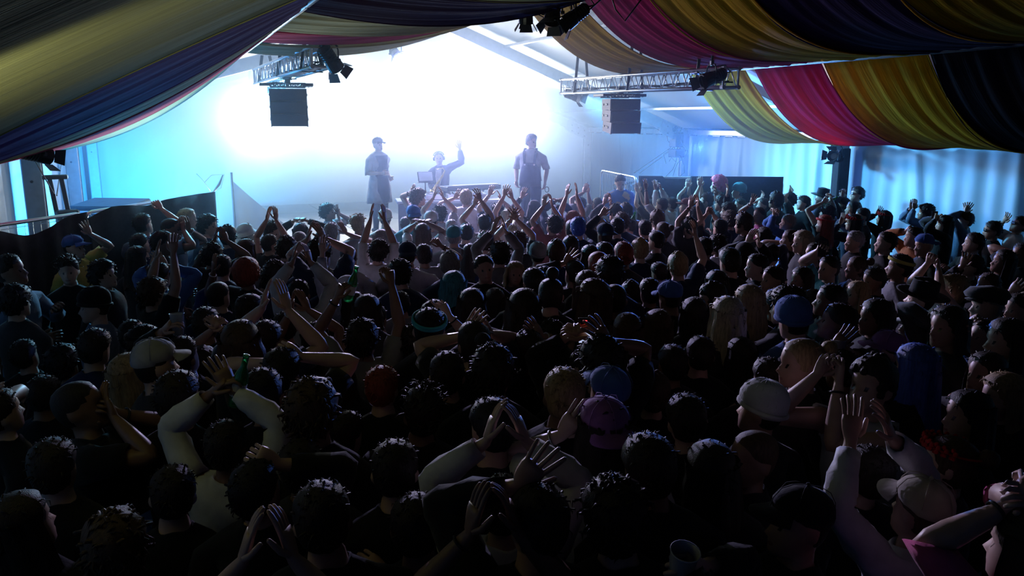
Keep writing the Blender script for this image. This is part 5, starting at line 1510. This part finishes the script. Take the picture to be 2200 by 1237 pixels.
for kind, p, hd, pn, s, lm in PROPS:
    who = lm or 'someone in the crowd'
    if kind in ('bottle', 'bottle2'):
        t = thing('bottle', 'green glass bottle held up by %s' % who if lm else ('green bottle held up beside the black brimmed hat' if kind == 'bottle2' else 'green bottle held up before the right fence'), 'bottle', tuple(p-np.array([0, 0, .09])))
        M = axis_M((.25, -.1, .9) if kind == 'bottle' else (.8, -.1, .45))
        m = MB(); m.lathe([(.030, 0), (.032, .01), (.032, .13), (.028, .155), (.014, .19), (.013, .235), (.015, .236), (.015, .245), (.011, .245)], (0, 0, 0), 14, M); m.build('glass', M_bot, t, smooth=True)
        m = MB(); m.lathe([(.0328, .05), (.0328, .11)], (0, 0, 0), 14, M); m.build('paper_label', M_paper, t)
    elif kind in ('cup', 'bigcup'):
        lab = {'cup': 'clear plastic cup held in one hand by %s' % who, 'bigcup': 'pale paper cup raised above the bottom edge of the crowd'}[kind]
        if kind == 'cup' and not lm: lab = 'dark plastic cup held up in front of the thick brown hair'
        t = thing('cup', lab, 'cup', tuple(p-np.array([0, 0, .05])))
        m = MB(); m.lathe([(.030, 0), (.0425, .125), (.045, .127), (.0455, .131), (.043, .132), (.041, .125), (.0285, .006), (.001, .005)], (0, 0, 0), 18, rx(R(16 if kind == 'bigcup' else -6))); m.build('cup_wall', M_paper if kind == 'bigcup' else M_cup, t, smooth=True)
    else:
        lab = {'phone': 'dark phone held up by %s' % who, 'phonelit': 'phone with a lit camera screen held up in the mid crowd', 'phoneblue': 'phone with a blue screen held up right of the profile lit blue'}[kind]
        if kind == 'phone' and not lm: lab = 'dark phone held up %s' % ('by the right wall' if p[0] > 8.5 else 'at the stage front by a ponytailed person')
        v = nrm(np.array([p[0], p[1], 0])-0); t = thing('phone', lab, 'phone', tuple(p), math.atan2(v[1], v[0])-math.pi/2)
        m = MB(); m.box((0, 0, 0), (.076, .009, .155), None, .003); m.build('case', M_phone, t)
        m = MB(); m.box((.018, .006, .055), (.026, .004, .028), None, .001); m.build('camera_bump', M_phone, t)
        if kind == 'phonelit':
            screen(None, None, None, t, -.070, .010, M_scr, 'lit_screen'); screen(None, None, None, t, .012, .030, M_gold, 'lit_screen'); screen(None, None, None, t, .052, .064, M_red, 'recording_mark', -.012, .012)
        elif kind == 'phoneblue': screen(None, None, None, t, -.070, .068, M_scrb, 'lit_screen')
        else: screen(None, None, None, t, -.070, .068, M_phone, 'screen')

for P, o, I in placed:
    if words(I['lab']) > 16: print('LONG', o.name, I['lab'])
# ------------------------------------------------------------------ performers on stage and the man in blue by the fence
def standing(px, ytop, zc, height, base_z=ST_Z):
    P = np.array([0, 0, CAM_H])+ray(px, ytop)*zc; return P
def stand_at(px, X=None, Y=None):
    d = ray(px, 400); t = Y/d[1]; return np.array([d[0]*t, Y, 0])
# singer with the cap, long coat, facing right
p = stand_at(815, Y=14.7); d = ray(815, 293); zt = CAM_H+d[2]*(14.7/d[1]); sL = (zt-ST_Z)/1.785
v = _rt*.75-_fwd*.6; yaw = math.atan2(v[1], v[0])-math.pi/2
armsL = [Arm(1, (.13, .26, 1.06), curl=.7), Arm(-1, (-.20, .10, .95), curl=.5)]
o = make_person((p[0], p[1], ST_Z), yaw, sL, armsL, head_rot(.05, .05, 0), ('buzz', 'dark'), ('cap', 'charcoal'), ('t', 'light'), 'elbow', 1.12, 1, 501, (), hem=((.55, .215, .15, .17), (.70, .205, .14, .16), (.82, .195, .13, .15)), loose=.03, shirt_name='long_coat')
tag(o, 'singer in a cap and long open coat standing on the left of the stage'); o['group'] = 'performers on the stage'
m = MB()                                          # dark waistcoat front between the coat halves
vs = [(math.sin(a)*(.172 if z > .9 else .205), math.cos(a)*(.152 if z > .9 else .178), z) for z in (.56, .80, 1.0, 1.2, 1.35, 1.44) for a in np.linspace(-1.05, 1.05, 9)]
m.add(vs, [(i*9+k, i*9+k+1, (i+1)*9+k+1, (i+1)*9+k) for i in range(5) for k in range(8)]); w1 = m.build('dark_waistcoat', TC['navy'], o, smooth=True); md = w1.modifiers.new('t', 'SOLIDIFY'); md.thickness = .012
print('SINGER L', p, sL)
# singer in overalls on the right
Yr = 13.35; p = stand_at(1140, Y=Yr); d = ray(1140, 288); zt = CAM_H+d[2]*(Yr/d[1]); sR = (zt-ST_Z)/1.765
v = -_fwd*.92-_rt*.15; yaw = math.atan2(v[1], v[0])-math.pi/2
armsR = [Arm(1, (.26, .04, .86), curl=.6), Arm(-1, (-.27, .02, .84), curl=.6)]
o = make_person((p[0], p[1], ST_Z), yaw, sR, armsR, head_rot(.95, .0, .0), ('short2', 'grey'), None, ('t', 'light'), 'elbow', 1.05, 0, 502, (), trs=TC['navy'], loose=.022)
tag(o, 'singer in dark overalls over a pale shirt standing on the right of the stage'); o['group'] = 'performers on the stage'
m = MB(); vs = []
for z, w_, f_ in ((.86, .205, .160), (.98, .200, .158), (1.08, .185, .152), (1.18, .165, .158), (1.27, .13, .165)):
    vs += [(math.sin(a)*w_, math.cos(a)*f_, z) for a in np.linspace(-1.15, 1.15, 11)]
m.add(vs, [(i*11+k, i*11+k+1, (i+1)*11+k+1, (i+1)*11+k) for i in range(4) for k in range(10)]); b = m.build('overall_bib', TC['navy'], o, smooth=True); md = b.modifiers.new('t', 'SOLIDIFY'); md.thickness = .014
for s in (-1, 1):
    m = MB(); m.bar((s*.085, .165, 1.26), (s*.105, .12, 1.44), .042, .012, up=(0, 1, .3)); m.bar((s*.105, .12, 1.44), (s*.10, -.02, 1.515), .042, .012, up=(0, 1, 1)); m.bar((s*.10, -.02, 1.515), (s*.06, -.135, 1.36), .042, .012, up=(0, -1, .3)); m.build('overall_strap', TC['navy'], o)
    m = MB(); m.box((s*.085, .176, 1.24), (.03, .008, .03)); m.build('buckle', M_truss, b)
m = MB(); m.tube([(-.30+.035*math.cos(q), .06, .80+.05*math.sin(q)) for q in np.linspace(0, 6.28, 13)], .006, 5); m.build('cable_loop', M_rubber, o)
print('SINGER R', p, sR)
# saxophone player behind the desk, knees bent, one arm up
Yd = 15.0; p = stand_at(945, Y=Yd); d = ray(945, 326); zt = CAM_H+d[2]*(Yd/d[1]); H_ = zt-ST_Z; sD = 1.0; drop = max(0, 1.765-H_)
v = -_fwd*.95-_rt*.05; yaw = math.atan2(v[1], v[0])-math.pi/2
c, sn = math.cos(yaw), math.sin(yaw); Rm = np.array([[c, -sn, 0], [sn, c, 0], [0, 0, 1]]); loc = np.array([p[0], p[1], ST_Z-drop])
zc = cam_depth([p[0], p[1], 2.2]); W = np.array([0, 0, CAM_H])+ray(992, 312)*(zc-.05); Lw = Rm.T@(W-loc)
kn = {s: (np.array([s*.17, .30, .47+drop*.55]), np.array([s*.15, -.02, .075+drop])) for s in (1, -1)}
sd = 1 if Lw[0] > 0 else -1
armsD = [Arm(sd, Lw, curl=.2, spread=.2, palm=[0, 1, 0]), Arm(-sd, (-sd*.02, .24, 1.02), curl=.8)]
o = make_person(tuple(loc), yaw, 1.0, armsD, head_rot(-.1*sd, .18, .08), ('short', 'dark'), None, ('t', 'navy'), 'long', 1.05, 0, 503, (('headphones', M_black),), knees=kn, loose=.02, shirt_name='dark_suit_jacket')
tag(o, 'saxophone player in a dark suit and headphones raising one arm behind the desk'); o['group'] = 'performers on the stage'
for s in (1, -1):
    q = put_child('shoe', SHOE_R if s > 0 else SHOE_L, M_black, o); q.location = (s*.035, 0, drop)
m = MB(); m.add([(-.055, .128, 1.46), (.055, .128, 1.46), (.03, .160, 1.12), (-.03, .160, 1.12), (-.06, .155, 1.30), (.06, .155, 1.30)], [(0, 4, 5, 1), (4, 3, 2, 5)]); f = m.build('white_shirt_front', TC['white'], o); md = f.modifiers.new('t', 'SOLIDIFY'); md.thickness = .02
m = MB(); m.add([(0, .150, 1.475), (.05, .140, 1.50), (.05, .140, 1.45), (-.05, .140, 1.50), (-.05, .140, 1.45), (0, .165, 1.475)], [(0, 1, 5), (1, 2, 5), (2, 0, 5), (0, 5, 3), (3, 5, 4), (4, 5, 0)]); m.build('bow_tie', M_black, o)
# saxophone held across his body
M_brass = mat('brass', (.62, .46, .16), .25, .9, var=.08)
sx = thing('saxophone', 'brass saxophone held across the body of the player in a dark suit', 'saxophone', tuple(loc), yaw)
pts = [(-sd*.02, .22, 1.44), (sd*.10, .24, 1.47), (sd*.135, .25, 1.42), (sd*.10, .27, 1.34), (-sd*.02, .29, 1.16), (-sd*.14, .31, .96), (-sd*.20, .34, .86), (-sd*.185, .40, .81), (-sd*.12, .43, .86), (-sd*.07, .45, .97), (-sd*.04, .47, 1.06)]
rad = [.007, .010, .013, .016, .022, .028, .034, .038, .042, .052, .078]
m = MB(); m.tube(pts, rad, 12); m.build('body_tube', M_brass, sx, smooth=True)
m = MB(); m.tube([(-sd*.05, .21, 1.425), (-sd*.02, .22, 1.44)], [.007, .010], 8); m.build('mouthpiece', M_black, sx)
for k in range(9):
    a = Vector(pts[3])*(1-k/9)+Vector(pts[6])*(k/9); m = MB(); m.lathe([(.014, -.004), (.014, .004)], a+Vector((0, .030, .01)), 8, rx(R(80))); m.build('key', M_brass, sx)
m = MB(); m.tube([Vector(pts[3])+Vector((sd*.02, .02, 0)), Vector(pts[5])+Vector((sd*.03, .03, 0))], .004, 5); m.build('key_rod', M_brass, sx)
print('SAX', p, drop, H_)
# man in blue by the bare fence
p = at(1334, 388, Y=13.1); s = p[2]/1.645
print('BLUE', p, s)
hb = head_rot(0, -.35, .1); v = -_fwd; yaw = math.atan2(v[1], v[0])-math.pi/2
o = make_person((p[0], p[1], 0), yaw, min(s, 1.2), [Arm(1, (.12, .28, 1.10), curl=.8), Arm(-1, (-.12, .28, 1.08), curl=.8)], hb, ('short', 'dark'), None, ('t', 'blue'), 'long', 1.25, 0, 504)
tag(o, 'man in a blue work jacket looking down beside the bare fence panel'); o['group'] = 'stage crew'
# ------------------------------------------------------------------ stage haze: a scattering volume that thickens towards the stage
hm = bpy.data.materials.new('stage_haze'); hm.use_nodes = True; nt = hm.node_tree; nt.nodes.clear()
out = nt.nodes.new('ShaderNodeOutputMaterial'); vs_ = nt.nodes.new('ShaderNodeVolumeScatter')
vs_.inputs['Color'].default_value = (.60, .80, 1, 1); vs_.inputs['Anisotropy'].default_value = .35
tc = nt.nodes.new('ShaderNodeTexCoord'); sep = nt.nodes.new('ShaderNodeSeparateXYZ'); nt.links.new(tc.outputs['Object'], sep.inputs[0])
mr = nt.nodes.new('ShaderNodeMapRange'); mr.interpolation_type = 'SMOOTHSTEP'
mr.inputs['From Min'].default_value = 7.0; mr.inputs['From Max'].default_value = 17.5; mr.inputs['To Min'].default_value = .0; mr.inputs['To Max'].default_value = .12
nt.links.new(sep.outputs['Y'], mr.inputs['Value'])
nz = nt.nodes.new('ShaderNodeTexNoise'); nz.inputs['Scale'].default_value = .45; nz.inputs['Detail'].default_value = 2
nt.links.new(tc.outputs['Object'], nz.inputs['Vector'])
mr2 = nt.nodes.new('ShaderNodeMapRange'); mr2.inputs['From Min'].default_value = .3; mr2.inputs['From Max'].default_value = .7; mr2.inputs['To Min'].default_value = .45; mr2.inputs['To Max'].default_value = 1.5
nt.links.new(nz.outputs['Fac'], mr2.inputs['Value'])
mr3 = nt.nodes.new('ShaderNodeMapRange'); mr3.interpolation_type = 'SMOOTHSTEP'
mr3.inputs['From Min'].default_value = 14.0; mr3.inputs['From Max'].default_value = 19.0; mr3.inputs['To Min'].default_value = .8; mr3.inputs['To Max'].default_value = 2.6
nt.links.new(sep.outputs['Y'], mr3.inputs['Value'])
mulb = nt.nodes.new('ShaderNodeMath'); mulb.operation = 'MULTIPLY'; nt.links.new(mr.outputs[0], mulb.inputs[0]); nt.links.new(mr3.outputs[0], mulb.inputs[1])
mul = nt.nodes.new('ShaderNodeMath'); mul.operation = 'MULTIPLY'; nt.links.new(mulb.outputs[0], mul.inputs[0]); nt.links.new(mr2.outputs[0], mul.inputs[1])
mrz = nt.nodes.new('ShaderNodeMapRange'); mrz.interpolation_type = 'SMOOTHSTEP'                     # thinner near the deck, shaped to keep the glow above
mrz.inputs['From Min'].default_value = 1.2; mrz.inputs['From Max'].default_value = 3.0; mrz.inputs['To Min'].default_value = .42; mrz.inputs['To Max'].default_value = 1.15
nt.links.new(sep.outputs['Z'], mrz.inputs['Value'])
muld = nt.nodes.new('ShaderNodeMath'); muld.operation = 'MULTIPLY'; nt.links.new(mul.outputs[0], muld.inputs[0]); nt.links.new(mrz.outputs[0], muld.inputs[1]); mul = muld
ax = nt.nodes.new('ShaderNodeMath'); ax.operation = 'SUBTRACT'; ax.inputs[1].default_value = 4.4; nt.links.new(sep.outputs['X'], ax.inputs[0])
ab = nt.nodes.new('ShaderNodeMath'); ab.operation = 'ABSOLUTE'; nt.links.new(ax.outputs[0], ab.inputs[0])
mr4 = nt.nodes.new('ShaderNodeMapRange'); mr4.interpolation_type = 'SMOOTHSTEP'                     # thins out towards both side walls
mr4.inputs['From Min'].default_value = 2.6; mr4.inputs['From Max'].default_value = 6.4; mr4.inputs['To Min'].default_value = 1.0; mr4.inputs['To Max'].default_value = .16
nt.links.new(ab.outputs[0], mr4.inputs['Value'])
mulc = nt.nodes.new('ShaderNodeMath'); mulc.operation = 'MULTIPLY'; nt.links.new(mul.outputs[0], mulc.inputs[0]); nt.links.new(mr4.outputs[0], mulc.inputs[1])
nt.links.new(mulc.outputs[0], vs_.inputs['Density']); nt.links.new(vs_.outputs[0], out.inputs['Volume'])
m = MB(); X0, X1, YA_, YB_ = WL-.3, WR+.3, 7.0, Y1+.2
prof = [(X0, -.02), (X1, -.02), (X1, EAVE+.2), (RX, RZ+.25), (X0, EAVE+.2)]
m.add([(x, YA_, z) for x, z in prof]+[(x, YB_, z) for x, z in prof], [(0, 1, 2, 3, 4), (9, 8, 7, 6, 5)]+[(i, 5+i, 5+(i+1) % 5, (i+1) % 5) for i in range(5)])
hz = m.build('haze', hm); tag(hz, 'pale stage haze drifting over the stage and front rows', 'haze', kind='stuff')
